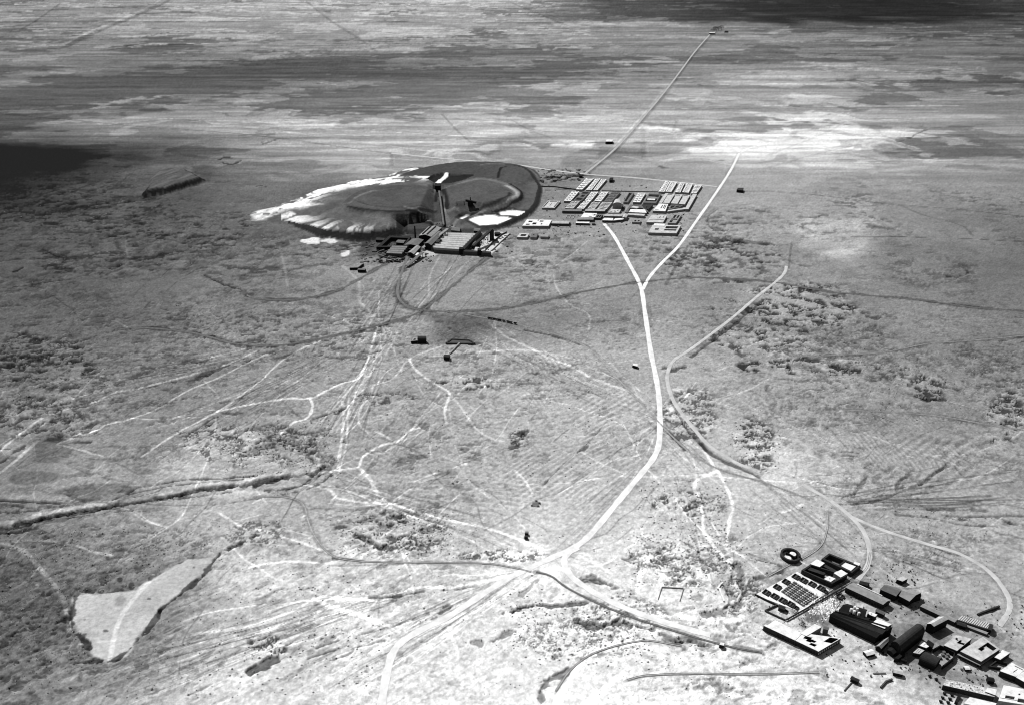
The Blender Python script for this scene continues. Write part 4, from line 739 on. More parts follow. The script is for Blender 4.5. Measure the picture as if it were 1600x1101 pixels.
# ---- far camp: workers' row blocks
def row_courts(n, pat, r):
    out = []
    for k in range(n):
        a, b = k / n, (k + 1) / n; d = b - a
        if pat == 'stripe': out.append((.12, a + d * .66, .90, a + d * .92))
        elif pat == 'right': out.append((.60, a + d * .35, .82, a + d * .80)); out.append((.30, a + d * .55, .45, a + d * .80))
        elif pat == 'left': out.append((.18, a + d * .35, .40, a + d * .75)); out.append((.60, a + d * .5, .76, a + d * .8))
        elif pat == 'both': out.append((.10, a + d * .60, .42, a + d * .86)); out.append((.56, a + d * .60, .88, a + d * .86))
        elif pat == 'few' and k % 2: out.append((.3, a + d * .3, .5, a + d * .6))
    return out
NORTH = 'northern rank of workers rows in the distant camp'; MID = 'middle rank of workers rows in the distant camp'; SOUTH = 'southern rank of workers rows in the distant camp'; EAST = 'north-eastern rank of workers rows in the distant camp'
rows = [(F(500, 230, 580, 143, 640, 145, 548, 232), 6, 'stripe', 'white', 'pale striped row of six houses, leftmost far camp block beside the rubble hillocks', NORTH),
 (F(578, 235, 650, 150, 690, 147, 622, 235), 7, 'right', 'white', 'white row of houses, middle of the three blocks north of the far camp', NORTH),
 (F(635, 235, 700, 150, 740, 152, 668, 236), 7, 'left', 'white', 'white row of houses, rightmost of the three northern blocks, beside a dark hut', NORTH),
 (F(405, 320, 470, 245, 525, 247, 458, 322), 5, 'both', 'white', 'white row of houses at the left end of the far camp middle rank', MID),
 (F(568, 318, 620, 250, 675, 250, 612, 325), 6, 'both', 'white', 'white row with paired patios right of the dark sunken yard in the far camp', MID),
 (F(645, 320, 700, 250, 755, 250, 695, 325), 6, 'both', 'white', 'white row with paired patios beside the dull grey-roofed row in the far camp', MID),
 (F(720, 325, 780, 250, 848, 252, 780, 325), 6, 'both', 'dgrey', 'dull dark grey roofed row of houses north of the barrel-roofed hall', MID),
 (F(415, 378, 470, 322, 530, 324, 478, 380), 5, 'both', 'pale', 'pale row of houses at the left end of the far camp southern rank', SOUTH),
 (F(505, 380, 560, 325, 610, 325, 560, 382), 5, 'both', 'white', 'white row of houses second from the left in the far camp southern rank', SOUTH),
 (F(590, 380, 625, 332, 690, 332, 645, 385), 5, 'both', 'pale', 'pale row of houses third from the left in the far camp southern rank', SOUTH),
 (F(665, 385, 705, 330, 785, 330, 728, 398), 6, 'stripe', 'pale', 'broad striped row of houses immediately left of the barrel-roofed hall', SOUTH),
 (F(945, 330, 985, 258, 1045, 260, 1000, 332), 5, 'both', 'white', 'white row with dark patios right of the dark yard wall in the far camp', MID),
 (F(1145, 248, 1200, 165, 1235, 168, 1190, 250), 7, 'right', 'white', 'white row of houses, leftmost of the five north-eastern blocks in the far camp', EAST),
 (F(1198, 248, 1240, 168, 1290, 175, 1245, 250), 7, 'left', 'white', 'white row of houses, second from left of the five north-eastern blocks', EAST),
 (F(1275, 252, 1312, 180, 1350, 180, 1315, 255), 7, 'right', 'white', 'white row of houses, middle one of the five north-eastern blocks', EAST),
 (F(1330, 252, 1365, 182, 1415, 185, 1380, 257), 7, 'left', 'white', 'white row of houses, fourth from left of the five north-eastern blocks', EAST),
 (F(1400, 262, 1430, 195, 1485, 198, 1440, 262), 6, 'stripe', 'white', 'white striped row of houses, rightmost of the five north-eastern blocks by the road', EAST)]
rd = random.Random(4)
for q, n, pat, rf, lb, gp in rows:
    root, B, c = block('row_house', lb, 'row house', q, 3.4, rf, 'wall', row_courts(n, pat, rd), gp)
    # party walls between the houses stand above the roofs
    for k in range(1, n):
        mb = PM(c); a = B(0, k / n); b = B(1, k / n); mb.bar((*a, 3.3), (*b, 3.3), .4, .55); mb.build('party_wall', 'wpale' if rf == 'white' else 'wall', root)
    for k in range(n):           # chimney pots and roof hatches
        p = B(rd.uniform(.44, .54), (k + rd.uniform(.2, .5)) / n); mb = PM(c); mb.cyl(p[0], p[1], .35, 3.4, 4.5, 6); mb.build('chimney', 'wdark', root)
def simple(name, lb, cat, q, h, rf, wl_='wall', courts=(), grp=None): return block(name, lb, cat, q, h, rf, wl_, courts, grp)
# sunken dark yard
r, B, c = block('walled_compound', 'dark walled yard with grey roofs between the white rows of the far camp', 'compound', F(480, 318, 555, 245, 615, 247, 540, 322), 3.0, 'dgrey', 'wall', [(.1, .08, .9, .3), (.35, .4, .8, .62), (.1, .72, .9, .92)])
r, B, c = block('walled_compound', 'grey walled yard with a dark stable along its right side in the far camp', 'compound', F(870, 330, 915, 255, 955, 258, 905, 332), 3.2, 'dgrey', 'wall', [(.08, .08, .62, .94)])
r, B, c = block('walled_compound', 'square compound with a white roof in its dark yard beside the long pale sheds', 'compound', F(1025, 335, 1070, 262, 1168, 265, 1125, 338), 3.4, 'dgrey', 'wall', [(.08, .15, .92, .45), (.08, .58, .92, .88)])
add_flat(r, F(1055, 312, 1066, 290, 1128, 292, 1115, 315), 3.2, 'white')
for k, (q, lb) in enumerate([(F(1150, 335, 1197, 262, 1222, 262, 1172, 338), 'narrow pale shed, leftmost of the long sheds on the right of the far camp'), (F(1180, 336, 1222, 266, 1272, 268, 1228, 340), 'wide pale flat shed, second from left of the long sheds in the far camp'), (F(1240, 340, 1285, 270, 1332, 272, 1292, 344), 'wide pale flat shed, third from left of the long sheds in the far camp'), (F(1302, 345, 1345, 274, 1392, 276, 1350, 348), 'wide pale flat shed, fourth from left of the long sheds in the far camp')]):
    r, B, c = block('long_shed', lb, 'shed', q, 4.0, 'pale', 'wall', [(.0, .86, .7, .93)] if k else (), 'long sheds on the right of the far camp')
r, B, c = block('long_shed', 'long L-shaped pale shed closing the right side of the far camp along the road', 'shed', F(1350, 385, 1412, 268, 1445, 270, 1378, 385), 3.6, 'pale')
add_flat(r, F(1212, 404, 1222, 394, 1352, 374, 1352, 385), 3.0, 'pale')
r, B, c = block('walled_compound', 'pale compound with three dark slits in its roof under the long sheds', 'compound', F(1100, 397, 1150, 342, 1220, 346, 1198, 402), 3.6, 'white', 'wall', [(.45, .35, .55, .8), (.66, .35, .74, .9), (.8, .3, .88, .9), (.1, .1, .4, .16)])
r, B, c = block('walled_compound', 'low grey yard with huts below the fourth long shed in the far camp', 'compound', F(1222, 388, 1240, 352, 1348, 350, 1300, 372), 2.6, 'dgrey', 'wall', [(.1, .2, .4, .8), (.5, .15, .9, .7)])
# barrel roofed hall
r, B, c = shed('assembly_hall', 'tall barrel-roofed hall with grey walls in the centre of the far camp', 'hall', F(787, 350, 800, 324, 850, 322, 858, 350), 8.5, 3.5, 'pale', 'wall', 'v', 'barrel')
add_flat(r, F(858, 368, 860, 352, 874, 352, 874, 368), 4, 'dgrey', 'wdark')
block('house', 'pale flat-roofed house with small dark hatches just below the barrel-roofed hall', 'house', F(755, 413, 777, 385, 852, 388, 836, 413), 3.6, 'pale', 'wall', [(.1, .1, .3, .3), (.5, .1, .65, .3), (.4, .55, .5, .75), (.7, .5, .8, .7)])
# irregular warehouse
r, B, c = block('warehouse', 'sprawling dark-walled warehouse with a bright white roof right of the barrel-roofed hall', 'warehouse', F(880, 412, 925, 350, 1010, 355, 1068, 405), 3.4, 'dgrey', 'wdark', [(.12, .12, .88, .55), (.2, .62, .8, .88)])
add_flat(r, F(915, 408, 925, 386, 1038, 388, 1052, 415), 4.2, 'white'); add_flat(r, F(900, 428, 905, 418, 1040, 424, 1032, 438), 3.6, 'pale'); add_flat(r, F(930, 372, 945, 360, 1000, 368, 975, 380), 3.6, 'pale')
block('workshop', 'dark-roofed workshop with one pale triangle of roof above the white warehouse', 'workshop', F(1030, 380, 1012, 350, 1102, 350, 1065, 388), 3.6, 'dark', 'wdark', [(.45, .3, .6, .5)])
shed('bunkhouse', 'long pitched-roof bunkhouse, left of two along the south edge of the far rows', 'bunkhouse', F(392, 400, 405, 388, 552, 388, 540, 402), 3.6, 1.6, 'grey', 'wdark', 'u', 'gable', 'pitched bunkhouses below the far rows')
shed('bunkhouse', 'long pitched-roof bunkhouse, right of two along the south edge of the far rows', 'bunkhouse', F(570, 400, 585, 386, 740, 386, 722, 402), 3.6, 1.6, 'pale', 'wdark', 'u', 'gable', 'pitched bunkhouses below the far rows')
r, B, c = shed('long_shed', 'long pale pitched shed with dark front facing the start of the central road', 'shed', F(718, 440, 730, 424, 868, 424, 860, 442), 4.2, 1.4, 'pale', 'wdark')
r, B, c = shed('house', 'small square pale house closing the right end of the long pitched shed', 'house', F(862, 450, 872, 424, 908, 428, 892, 452), 4.6, 1.2, 'pale', 'wall', 'v')
block('house', 'low white house at the head of the central road, left one of a pair', 'house', F(705, 472, 722, 454, 792, 456, 786, 474), 3.2, 'white', 'wdark')
block('house', 'low white tapering house at the central road head, right of a pair', 'house', F(790, 474, 806, 457, 882, 456, 868, 466), 3.2, 'white', 'wdark')
r, B, c = block('store_building', 'white-roofed store with dark lean-to front in the lower middle of the far camp', 'store', F(535, 450, 562, 415, 665, 418, 650, 448), 3.8, 'white', 'wall', [(.55, .1, .75, .25), (.8, .4, .95, .7)])
prof_parts(r, F(510, 468, 522, 450, 640, 452, 634, 468), 3.4, 1.3, 'grey', 'wdark')
add_flat(r, F(640, 452, 668, 426, 712, 428, 690, 454), 3.2, 'dgrey', 'wdark', [(.2, .2, .5, .8), (.6, .2, .85, .8)])
r, B, c = block('long_shed', 'low white shed with black front, lowest building above the central road start', 'shed', F(497, 493, 502, 483, 606, 485, 603, 496), 3.0, 'white', 'wdark')
block('hut', 'tiny dark hut right of the lowest white shed near the central road', 'hut', F(625, 498, 628, 488, 650, 488, 648, 498), 2.6, 'dgrey', 'wdark')
# left group
r, B, c = block('walled_compound', 'isolated six-sided compound with pale roofs west of the far camp rows', 'compound', F(233, 374, 280, 320, 380, 322, 332, 376), 2.8, 'pale', 'wall', [(.05, .08, .14, .92), (.86, .1, .95, .9), (.2, .84, .8, .92), (.45, .3, .5, .7)])
r, B, c = block('office_building', 'sprawling white office block with square courtyards at the south-west of the far camp', 'office', F(80, 515, 118, 465, 312, 470, 285, 516), 3.8, 'white', 'wall', [(.12, .55, .28, .78), (.33, .2, .48, .5), (.55, .65, .7, .85), (.45, .78, .5, 1.0), (.66, .2, .72, .4), (.1, .12, .25, .3)])
shed('long_shed', 'narrow pitched shed running right from the white office block', 'shed', F(310, 497, 318, 479, 455, 481, 442, 499), 3.4, 1.4, 'pale', 'wdark')
block('house', 'square courtyard house, leftmost of three small houses below the office block', 'house', F(38, 603, 60, 574, 135, 575, 118, 605), 3.2, 'pale', 'wall', [(.25, .25, .78, .78)])
block('house', 'small grey house with a hatch, middle one of three below the office block', 'house', F(143, 604, 155, 572, 206, 573, 190, 606), 3.2, 'dgrey', 'wall', [(.3, .5, .5, .7)])
block('house', 'small irregular house, rightmost of three below the office block', 'house', F(222, 599, 236, 573, 290, 580, 283, 602), 3.4, 'grey', 'wall', [(.1, .7, .4, .95)])
block('walled_compound', 'faint ruined enclosure with low pale walls between the bunkhouses and the office block', 'ruin', F(415, 460, 430, 432, 492, 432, 478, 460), .8, 'yard', 'wpale', [(.05, .06, .48, .94), (.54, .06, .95, .94)])
# lower right group
block('house', 'flat grey house with a bent slit, upper left of the large courtyard block', 'house', F(1050, 487, 1092, 430, 1210, 435, 1180, 490), 3.4, 'pale', 'wall', [(.05, .35, .95, .42), (.45, .55, .62, .62), (.6, .55, .64, .85), (.82, .6, .86, .95)])
block('walled_compound', 'narrow roofless compound with dark inner rooms beside the road', 'compound', F(1217, 492, 1265, 426, 1325, 429, 1280, 495), 3.2, 'grey', 'wall', [(.1, .06, .45, .3), (.1, .35, .9, .5), (.15, .56, .45, .94), (.6, .58, .85, .92)])
r, B, c = block('hospital', 'large courtyard block with dark yard and white wing at the far camp south-east', 'large house', F(1065, 568, 1100, 508, 1320, 512, 1285, 574), 3.6, 'pale', 'wall', [(.50, .30, .93, .48), (.50, .56, .93, .86), (.16, .35, .30, .55)])
r['label'] = 'large courtyard block with dark yard and white wing at the far camp south-east'; r.name = 'courtyard_block'
add_flat(r, F(1105, 515, 1112, 497, 1197, 500, 1192, 517), 4.2, 'white')
block('house', 'small round-cornered house with a dark ring of yard in front of the warehouse', 'house', F(937, 485, 950, 466, 1010, 468, 1002, 488), 2.8, 'grey', 'wall', [(.2, .2, .45, .8), (.6, .25, .85, .75)])
shed('hut', 'dark hut beside the dirt road just north of the leftmost row block', 'hut', F(525, 126, 530, 115, 552, 116, 548, 127), 3.5, 1, 'black', 'black')
shed('hut', 'dark hut right of the three northern row blocks', 'hut', F(760, 160, 768, 140, 792, 138, 786, 160), 4.0, 1.5, 'black', 'black')
wallrun('boundary_wall', 'long low wall on the right flank of the far camp rows', F(700, 245, 850, 249, 1000, 252, 1140, 254), 1.6, .5)
wallrun('boundary_wall', 'dark curving fence line left of the northern rows running to the rubble hillocks', F(180, 212, 330, 214, 410, 225, 500, 236), 1.8, .5, 'wdark')

# ---- the plant beside the heap
Q = K(540, 330, 5.3333)
r, B, c = block('filter_house', 'broad shed with seven white ridged roof strips at the heart of the plant', 'factory', Q(712, 305, 845, 178, 1092, 185, 962, 322), 4.5, 'dgrey', 'wdark')
for k in range(8):
    a = .02 + k * .122; q2 = [B(0.01, a), B(.01, a + .072), B(.99, a + .072), B(.99, a)]
    mb = PM(c); z0, z1 = 4.62, 6.2; p0, p1, p2, p3 = q2; m0 = (p0 + p1) / 2; m1 = (p3 + p2) / 2
    mb.poly([(*p0, z0), (*p3, z0), (*m1, z1), (*m0, z1)]); mb.poly([(*m0, z1), (*m1, z1), (*p2, z0), (*p1, z0)]); mb.poly([(*p0, z0), (*m0, z1), (*p1, z0)]); mb.poly([(*p3, z0), (*p2, z0), (*m1, z1)])
    mb.build('roof_ridge', 'white', r)
shed('conveyor_gallery', 'dark narrow gallery running up the right side of the striped shed', 'gallery', Q(962, 312, 1105, 168, 1128, 170, 990, 318), 6.5, 1.2, 'dark', 'wdark', 'v')
r, B, c = shed('loading_shed', 'very long low black shed along the front of the striped plant roof', 'shed', Q(735, 322, 735, 305, 1210, 338, 1212, 352), 4.5, 1, 'dark', 'wdark')
for t in (.48, .80):
    p = B(t, .5); mb = PM(c); mb.prism([p + np.array(v) for v in ((-2.5, -4), (2.5, -4), (2.5, 4), (-2.5, 4))], 0, 8, True); mb.build('tower', 'black', r)
r = thing('gantry_crane', 'inclined dark gantry with head tower over the white yard right of the plant', 'crane', (*G(745, 385), 0)); cc = tuple(r.location)
a = P(*Q(1060, 300)[0], 5); b = P(*Q(1218, 158)[0], 14); mb = PM(cc); mb.bar(a, b, 4, 2.2); mb.build('beam', 'dark', r)
for t in (.1, .3, .5, .7, .9):
    p = np.array(a) * (1 - t) + np.array(b) * t; mb = PM(cc)
    for s_ in (-1.8, 1.8): mb.bar((p[0] + s_, p[1], -.3), (p[0] + s_ + .01, p[1], -.3), .5, p[2] + .4)
    for s_ in (-1.8, 1.8): mb.prism([(p[0] + s_ - .3, p[1] - .3), (p[0] + s_ + .3, p[1] - .3), (p[0] + s_ + .3, p[1] + .3), (p[0] + s_ - .3, p[1] + .3)], -.3, p[2], True)
    mb.build('leg', 'wood', r)
mb = PM(cc); mb.prism([(b[0] - 3, b[1] - 4), (b[0] + 3, b[1] - 4), (b[0] + 3, b[1] + 4), (b[0] - 3, b[1] + 4)], -.3, 15, True); mb.build('head_tower', 'dark', r)
shed('workshop', 'dark box-shaped workshop behind the striped shed at its left corner', 'workshop', Q(880, 160, 895, 135, 955, 140, 950, 168), 6, 1.4, 'dgrey', 'wdark')
shed('workshop', 'dark workshop behind the striped shed at its right corner', 'workshop', Q(1068, 165, 1075, 142, 1122, 145, 1120, 168), 6, 1.4, 'dgrey', 'black')
shed('hut', 'small black hut right of the gantry head over the white yard', 'hut', Q(1240, 188, 1248, 174, 1288, 176, 1282, 190), 3.6, 1, 'dark', 'black')
wallrun('yard_wall', 'dark outer wall slanting up the right edge of the white plant yard', Q(1165, 325, 1230, 262, 1300, 200, 1345, 180), 2.0, .7, 'wdark')
wallrun('yard_wall', 'second thin wall slanting up beside the white plant yard, furthest right', Q(1222, 330, 1290, 265, 1372, 190), 1.6, .6, 'wall')
# dark house group
r, B, c = block('crusher_yard', 'black soot-covered sunken yard left of the plant chimney', 'yard', Q(255, 300, 365, 205, 545, 215, 490, 300), 4.5, 'black', 'black', [(.14, .1, .92, .86)])
r, B, c = block('machine_house', 'grey shed with four roof strips in front of the black soot yard', 'factory', Q(335, 352, 392, 288, 525, 290, 470, 358), 4.5, 'dark', 'wdark')
for k in range(4):
    a = .04 + k * .24; p0, p1, p2, p3 = B(.02, a), B(.02, a + .19), B(.98, a + .19), B(.98, a); mb = PM(c)
    m0 = (p0 + p1) / 2; m1 = (p3 + p2) / 2; mb.poly([(*p0, 4.64), (*p3, 4.64), (*m1, 5.9), (*m0, 5.9)]); mb.poly([(*m0, 5.9), (*m1, 5.9), (*p2, 4.64), (*p1, 4.64)]); mb.poly([(*p0, 4.64), (*m0, 5.9), (*p1, 4.64)]); mb.poly([(*p3, 4.64), (*p2, 4.64), (*m1, 5.9)])
    mb.build('roof_ridge', 'grey', r)
r, B, c = shed('boiler_house', 'grey pitched boiler house behind the chimney next to the heap incline', 'factory', Q(610, 205, 690, 132, 800, 140, 715, 215), 7, 2.5, 'grey', 'black', 'v')
for t in (.25, .6): p0 = B(t, .05); p1 = B(t, .95); mb = PM(c); mb.bar((*p0, 9), (*p1, 9), 1.2, 1.0); mb.build('ridge_vent', 'dark', r)
shed('boiler_house', 'dark grey lower house in front of the pitched boiler house', 'factory', Q(660, 270, 770, 170, 815, 185, 715, 285), 8, 2, 'dgrey', 'black', 'v')
shed('workshop', 'small grey workshop at the foot of the plant chimney', 'workshop', Q(490, 282, 555, 232, 650, 240, 600, 290), 5, 1.5, 'dgrey', 'black', 'v')
shed('workshop', 'pale-roofed workshop beside the lower end of the ore trestle', 'workshop', Q(520, 345, 585, 290, 625, 300, 570, 360), 5.5, 1.5, 'grey', 'black', 'v')
block('hut', 'small white-roofed hut at the lower end of the ore trestle', 'hut', Q(565, 368, 585, 345, 622, 350, 605, 370), 4, 'white', 'black')
shed('shed', 'small dark shed lying on the lip of the heap left of the boiler house', 'shed', Q(632, 152, 640, 136, 685, 138, 680, 152), 3.4, 1, 'dgrey', 'black')
r = thing('chimney_stack', 'tall thin black chimney standing over the plant', 'chimney', (*G(*Q(582, 238)[0]), 0)); cc = tuple(r.location)
mb = PM(cc); mb.cyl(cc[0], cc[1], 1.3, -.5, 20, 12, .85); mb.build('shaft', 'black', r); mb = PM(cc); mb.cyl(cc[0], cc[1], 2.2, -.5, 2.6, 12, 1.9); mb.build('plinth', 'wdark', r)
def trestle(name, lb, a, b, w, legs, mat='wood', deck='grey', lw=.3, dh=.8):
    r = thing(name, lb, 'trestle', (a[0], a[1], 0)); c = tuple(r.location); mb = PM(c); mb.bar(a, b, w, dh); mb.build('deck', deck, r)
    a = np.array(a); b = np.array(b)
    d = (b - a)[:2]; d /= np.hypot(*d); n = np.array([-d[1], d[0]]) * w * .4
    for k in range(legs):
        p = a + (b - a) * (k + .5) / legs; mb = PM(c)
        for s_ in (-1, 1): x, y = p[0] + n[0] * s_, p[1] + n[1] * s_; mb.prism([(x - lw, y - lw), (x + lw, y - lw), (x + lw, y + lw), (x - lw, y + lw)], -.5, p[2] + .1, False)
        mb.build('trestle_leg', mat, r)
    return r
trestle('ore_trestle', 'long inclined grey ore trestle crossing the plant towards the heap', P(*Q(640, 310)[0], 3), P(*Q(850, 150)[0], 11), 4, 9)
trestle('ore_trestle', 'short dark ore trestle at the lower left of the plant by the track fork', P(*Q(510, 460)[0], 2), P(*Q(640, 345)[0], 5), 4.5, 6, 'wood', 'dgrey')
a = P(693, 352, 4); b = P(686, 299, 17.5)
r = trestle('heap_incline', 'straight railed incline climbing from the plant to the top of the tailings heap', a, b, 3.6, 8, 'wood', 'dgrey')
for s_ in (-1.6, 1.6): mb = PM(tuple(r.location)); mb.bar((a[0] + s_, a[1], a[2] + .8), (b[0] + s_, b[1], b[2] + .8), .5, .4); mb.build('kerb_beam', 'black', r)
r = thing('head_house', 'small black winding house at the top of the incline on the tailings heap', 'hut', P(684, 290, 14)); prof_parts(r, [(679, 291), (681, 287), (689, 287), (688, 291)], 18, 2, 'black', 'black')
r = thing('crane_mast', 'dark mast and arm on the right lobe of the tailings heap', 'crane', P(735, 318, 15)); cc = tuple(r.location)
mb = PM(cc); x, y, z = cc; mb.cyl(x, y, 1.2, z - 2, z + 10, 8, .6); mb.build('mast', 'black', r); mb = PM(cc); mb.bar((x - 7, y, z + 3), (x + 9, y - 4, z + 1), 3, 3); mb.build('arm', 'black', r); mb = PM(cc); mb.prism([(x - 4, y - 3), (x + 4, y - 3), (x + 4, y + 3), (x - 4, y + 3)], z - 4, z + 3, True); mb.build('cab', 'black', r)
# ore bins, stacks and scrap lying left of the plant
rs = random.Random(11)
bins = []
def boxthing(name, lb, cat, px, py, sx, sy, h, ang, mat, grp=None, lid=None):
    x, y = G(px, py); ca, sa = math.cos(ang), math.sin(ang)
    def R(u, v): return (x + u * ca - v * sa, y + u * sa + v * ca)
    root = thing(name, lb, cat, (x, y, 0), grp); c = (x, y, 0)
    mb = PM(c); mb.prism([R(-sx / 2, -sy / 2), R(sx / 2, -sy / 2), R(sx / 2, sy / 2), R(-sx / 2, sy / 2)], -.3, h, False); mb.build('wall', mat, root)
    mb = PM(c); o = .2; mb.poly([(*R(-sx / 2 - o, -sy / 2 - o), h), (*R(sx / 2 + o, -sy / 2 - o), h), (*R(sx / 2 + o, 0), h + sy * .22), (*R(-sx / 2 - o, 0), h + sy * .22)])
    mb.poly([(*R(-sx / 2 - o, 0), h + sy * .22), (*R(sx / 2 + o, 0), h + sy * .22), (*R(sx / 2 + o, sy / 2 + o), h), (*R(-sx / 2 - o, sy / 2 + o), h)])
    for s_ in (-1, 1): mb.poly([(*R(s_ * sx / 2, -sy / 2), h), (*R(s_ * sx / 2, sy / 2), h), (*R(s_ * sx / 2, 0), h + sy * .22)])
    mb.build('roof', lid or mat, root); return root
scr = thing('scrap_yard', 'jumble of dark rail wagons and timber stacks lying left of the plant', 'scrap yard', (*G(612, 402), 0))
for k in range(46):
    px = 592 + rs.random() * 45; py = 392 + rs.random() * 18 + (610 - px) * .1; x, y = G(px, py); a = rs.choice([.9, 1.0, -.4]); L = rs.uniform(4, 12)
    mb = PM(tuple(scr.location)); mb.bar((x, y, -.2), (x + L * math.cos(a), y + L * math.sin(a), -.2), rs.uniform(1, 2.2), rs.uniform(1.2, 2.6)); mb.build('timber_stack', rs.choice(['grey', 'dark', 'wdark', 'black', 'dgrey']), scr)
wallrun('retaining_wall', 'short black retaining wall left of the scrap yard with a slanting ramp', Q(35, 488, 105, 486, 150, 452), 2.5, 1.2, 'black')

# ---- huts and works on the plain
simple('hut', 'white-roofed hut with black front beside the straight road on the far plain', 'hut', [(946, 221.5), (948, 218.5), (958, 218.5), (957, 221.5)], 5, 'white', 'black')
simple('hut', 'small dark hut just right of the road fork beyond the far camp', 'hut', [(1151, 297), (1153, 294), (1162, 294), (1161, 298)], 4, 'dark', 'black')
simple('hut', 'lone white-topped cabin left of the central road in the middle of the plain', 'hut', [(988, 570), (990, 567.5), (996.5, 568.5), (996, 572)], 3, 'white', 'black')
simple('hut', 'white-topped cabin at the end of the dark cutting left of the near camp', 'hut', [(1124, 1006), (1126, 1003), (1132, 1004), (1131, 1008)], 2.6, 'white', 'black')
simple('hut', 'tiny dark hut above its twin beside the central dirt junction', 'hut', [(820, 832), (821, 829.5), (826, 830), (825.5, 832.5)], 2, 'dgrey', 'black')
simple('hut', 'tiny dark hut just below another beside the central dirt junction', 'hut', [(819, 838), (820, 835.5), (825, 836), (824.5, 838.5)], 2, 'dark', 'black')
r, B, c = shed('tank_house', 'dark barrel-roofed tank house on the plain below the plant', 'hut', [(653, 531), (653, 526.5), (665, 526.5), (666, 531)], 4, 2.2, 'dark', 'black', 'u', 'barrel')
add_flat(r, [(642, 533), (646, 527), (652, 527), (652, 532)], 3, 'grey', 'black', [(.3, .2, .7, .6)])
r, B, c = shed('pump_house', 'small dark pump house at the lower end of the raised pipe', 'pump house', [(693, 557), (696, 553.5), (703, 554), (701, 558)], 3.4, 1, 'dark', 'black')
a = G(703, 553); b = G(718, 538); mb = MB(); mb.bar((*a, .4), (*b, 1.2), 1.4, 1.0); o = mb.build('pipeline', 'grey', None, (a[0], a[1], 0)); tag(o, 'straight raised pipe from the pump house up to the triangular reservoir', 'pipe')
res = thing('reservoir', 'dark four-sided reservoir with black banks on the plain below the plant', 'reservoir', (*G(716, 534), 0))
q = [(697, 537), (706, 530.5), (733, 532), (742, 537.5)]; yard(q, 'water', res, .25); wallrun('bank', None, q, 1.0, 1.6, 'dark', res, closed=True)
w = wallrun('enclosure_wall', 'open pale-floored enclosure with a thin dark wall on three sides near the dirt junction', [(1028, 936), (1034, 917), (1068, 919), (1062, 939)], .7, .35, 'wall')
tag(fillpit := thing('slaked_pit', 'small dark square pit beside a tiny yard on the central plain', 'pit', (*G(836, 788), 0)))
mb = PM(tuple(fillpit.location)); mb.prism([G(831, 791), G(832, 785), G(841, 784), G(842, 792)], -.3, .5, True); mb.build('pit_cover', 'dgrey', fillpit)
for k, (dx, dy) in enumerate([(-5, 2), (5, 3), (7, -2), (2, -5)]): mb = PM(tuple(fillpit.location)); g = G(836 + dx, 788 + dy); mb.prism([(g[0] - .8, g[1] - .6), (g[0] + .8, g[1] - .6), (g[0] + .8, g[1] + .6), (g[0] - .8, g[1] + .6)], -.2, 1, True); mb.build('block', 'wdark', fillpit)
# ruin of white walls
r = thing('ruined_wall', 'bright white crumbling wall fragment in the dark diggings left of the near camp', 'ruin', (*G(1126, 928), 0))
for p in ([(1121, 921), (1125, 914), (1129, 911)], [(1124, 920), (1127, 930), (1131, 940)]): wallrun('wall', None, p, 1.4, 1.1, 'white', r)
# train of ore wagons on the curved track
tr = catmull([(764, 498), (785, 502), (812, 508)], 12)
LBW = ['first', 'second', 'third', 'fourth', 'fifth', 'sixth', 'seventh', 'eighth', 'ninth']
for k in range(9):
    px, py = tr[int(k * 2.7)]; px2, py2 = tr[min(int(k * 2.7) + 1, len(tr) - 1)]; x, y = G(px, py); x2, y2 = G(px2, py2); a = math.atan2(y2 - y, x2 - x)
    root = thing('ore_wagon', 'open ore wagon, %s from the left in the train on the curved track' % LBW[k], 'wagon', (x, y, 0), 'ore wagons in the train'); c = (x, y, 0); ca, sa = math.cos(a), math.sin(a)
    R = lambda u, v: (x + u * ca - v * sa, y + u * sa + v * ca)
    mb = PM(c)
    for (u0, u1, v0, v1) in ((-1.7, 1.7, -.9, -.75), (-1.7, 1.7, .75, .9), (-1.7, -1.55, -.75, .75), (1.55, 1.7, -.75, .75)): mb.prism([R(u0, v0), R(u1, v0), R(u1, v1), R(u0, v1)], 1.0, 1.8, True, True)
    mb.prism([R(-1.55, -.75), R(1.55, -.75), R(1.55, .75), R(-1.55, .75)], 1.0, 1.7 if k % 2 else 1.2, True, True); mb.build('body', 'black', root)
    mb = PM(c)
    for u in (-1, 1):
        for v in (-.6, .6): mb.prism([R(u - .3, v - .06), R(u + .3, v - .06), R(u + .3, v + .06), R(u - .3, v + .06)], .5, 1.0, True, True)
    mb.build('wheel_set', 'black', root)
# grove at the far end of the straight road
def tree(px, py, r, h, lb):
    x, y = G(px, py); root = thing('tree', lb, 'tree', (x, y, 0), 'trees at the far end of the straight road'); c = (x, y, 0)
    mb = PM(c); mb.cyl(x, y, .9, -.5, h * .5, 7, .5)
    rt = random.Random(int(px * 7))
    for k in range(4): a = k * 1.6; mb.bar((x, y, h * .35), (x + r * .5 * math.cos(a), y + r * .5 * math.sin(a), h * .65), .4, .4)
    mb.build('trunk', 'bark', root); mb = PM(c)
    for k in range(700):
        a = rt.uniform(0, 6.28); b = math.acos(rt.uniform(-.5, 1)); q = rt.uniform(.55, 1.05) ; ux, uy, uz = math.sin(b) * math.cos(a), math.sin(b) * math.sin(a), math.cos(b)
        lump = 1 + .18 * math.sin(3 * a + px) * math.sin(2.5 * b)
        p = np.array((x + ux * r * q * lump, y + uy * r * q * lump, h * .58 + uz * h * .42 * q * lump)); s_ = rt.uniform(.5, 1.2)
        d1 = np.array([rt.uniform(-1, 1) for _ in range(3)]); d2 = np.array([rt.uniform(-1, 1) for _ in range(3)]); mb.poly([p, p + d1 * s_, p + d2 * s_])
    mb.build('crown', 'leaf', root)
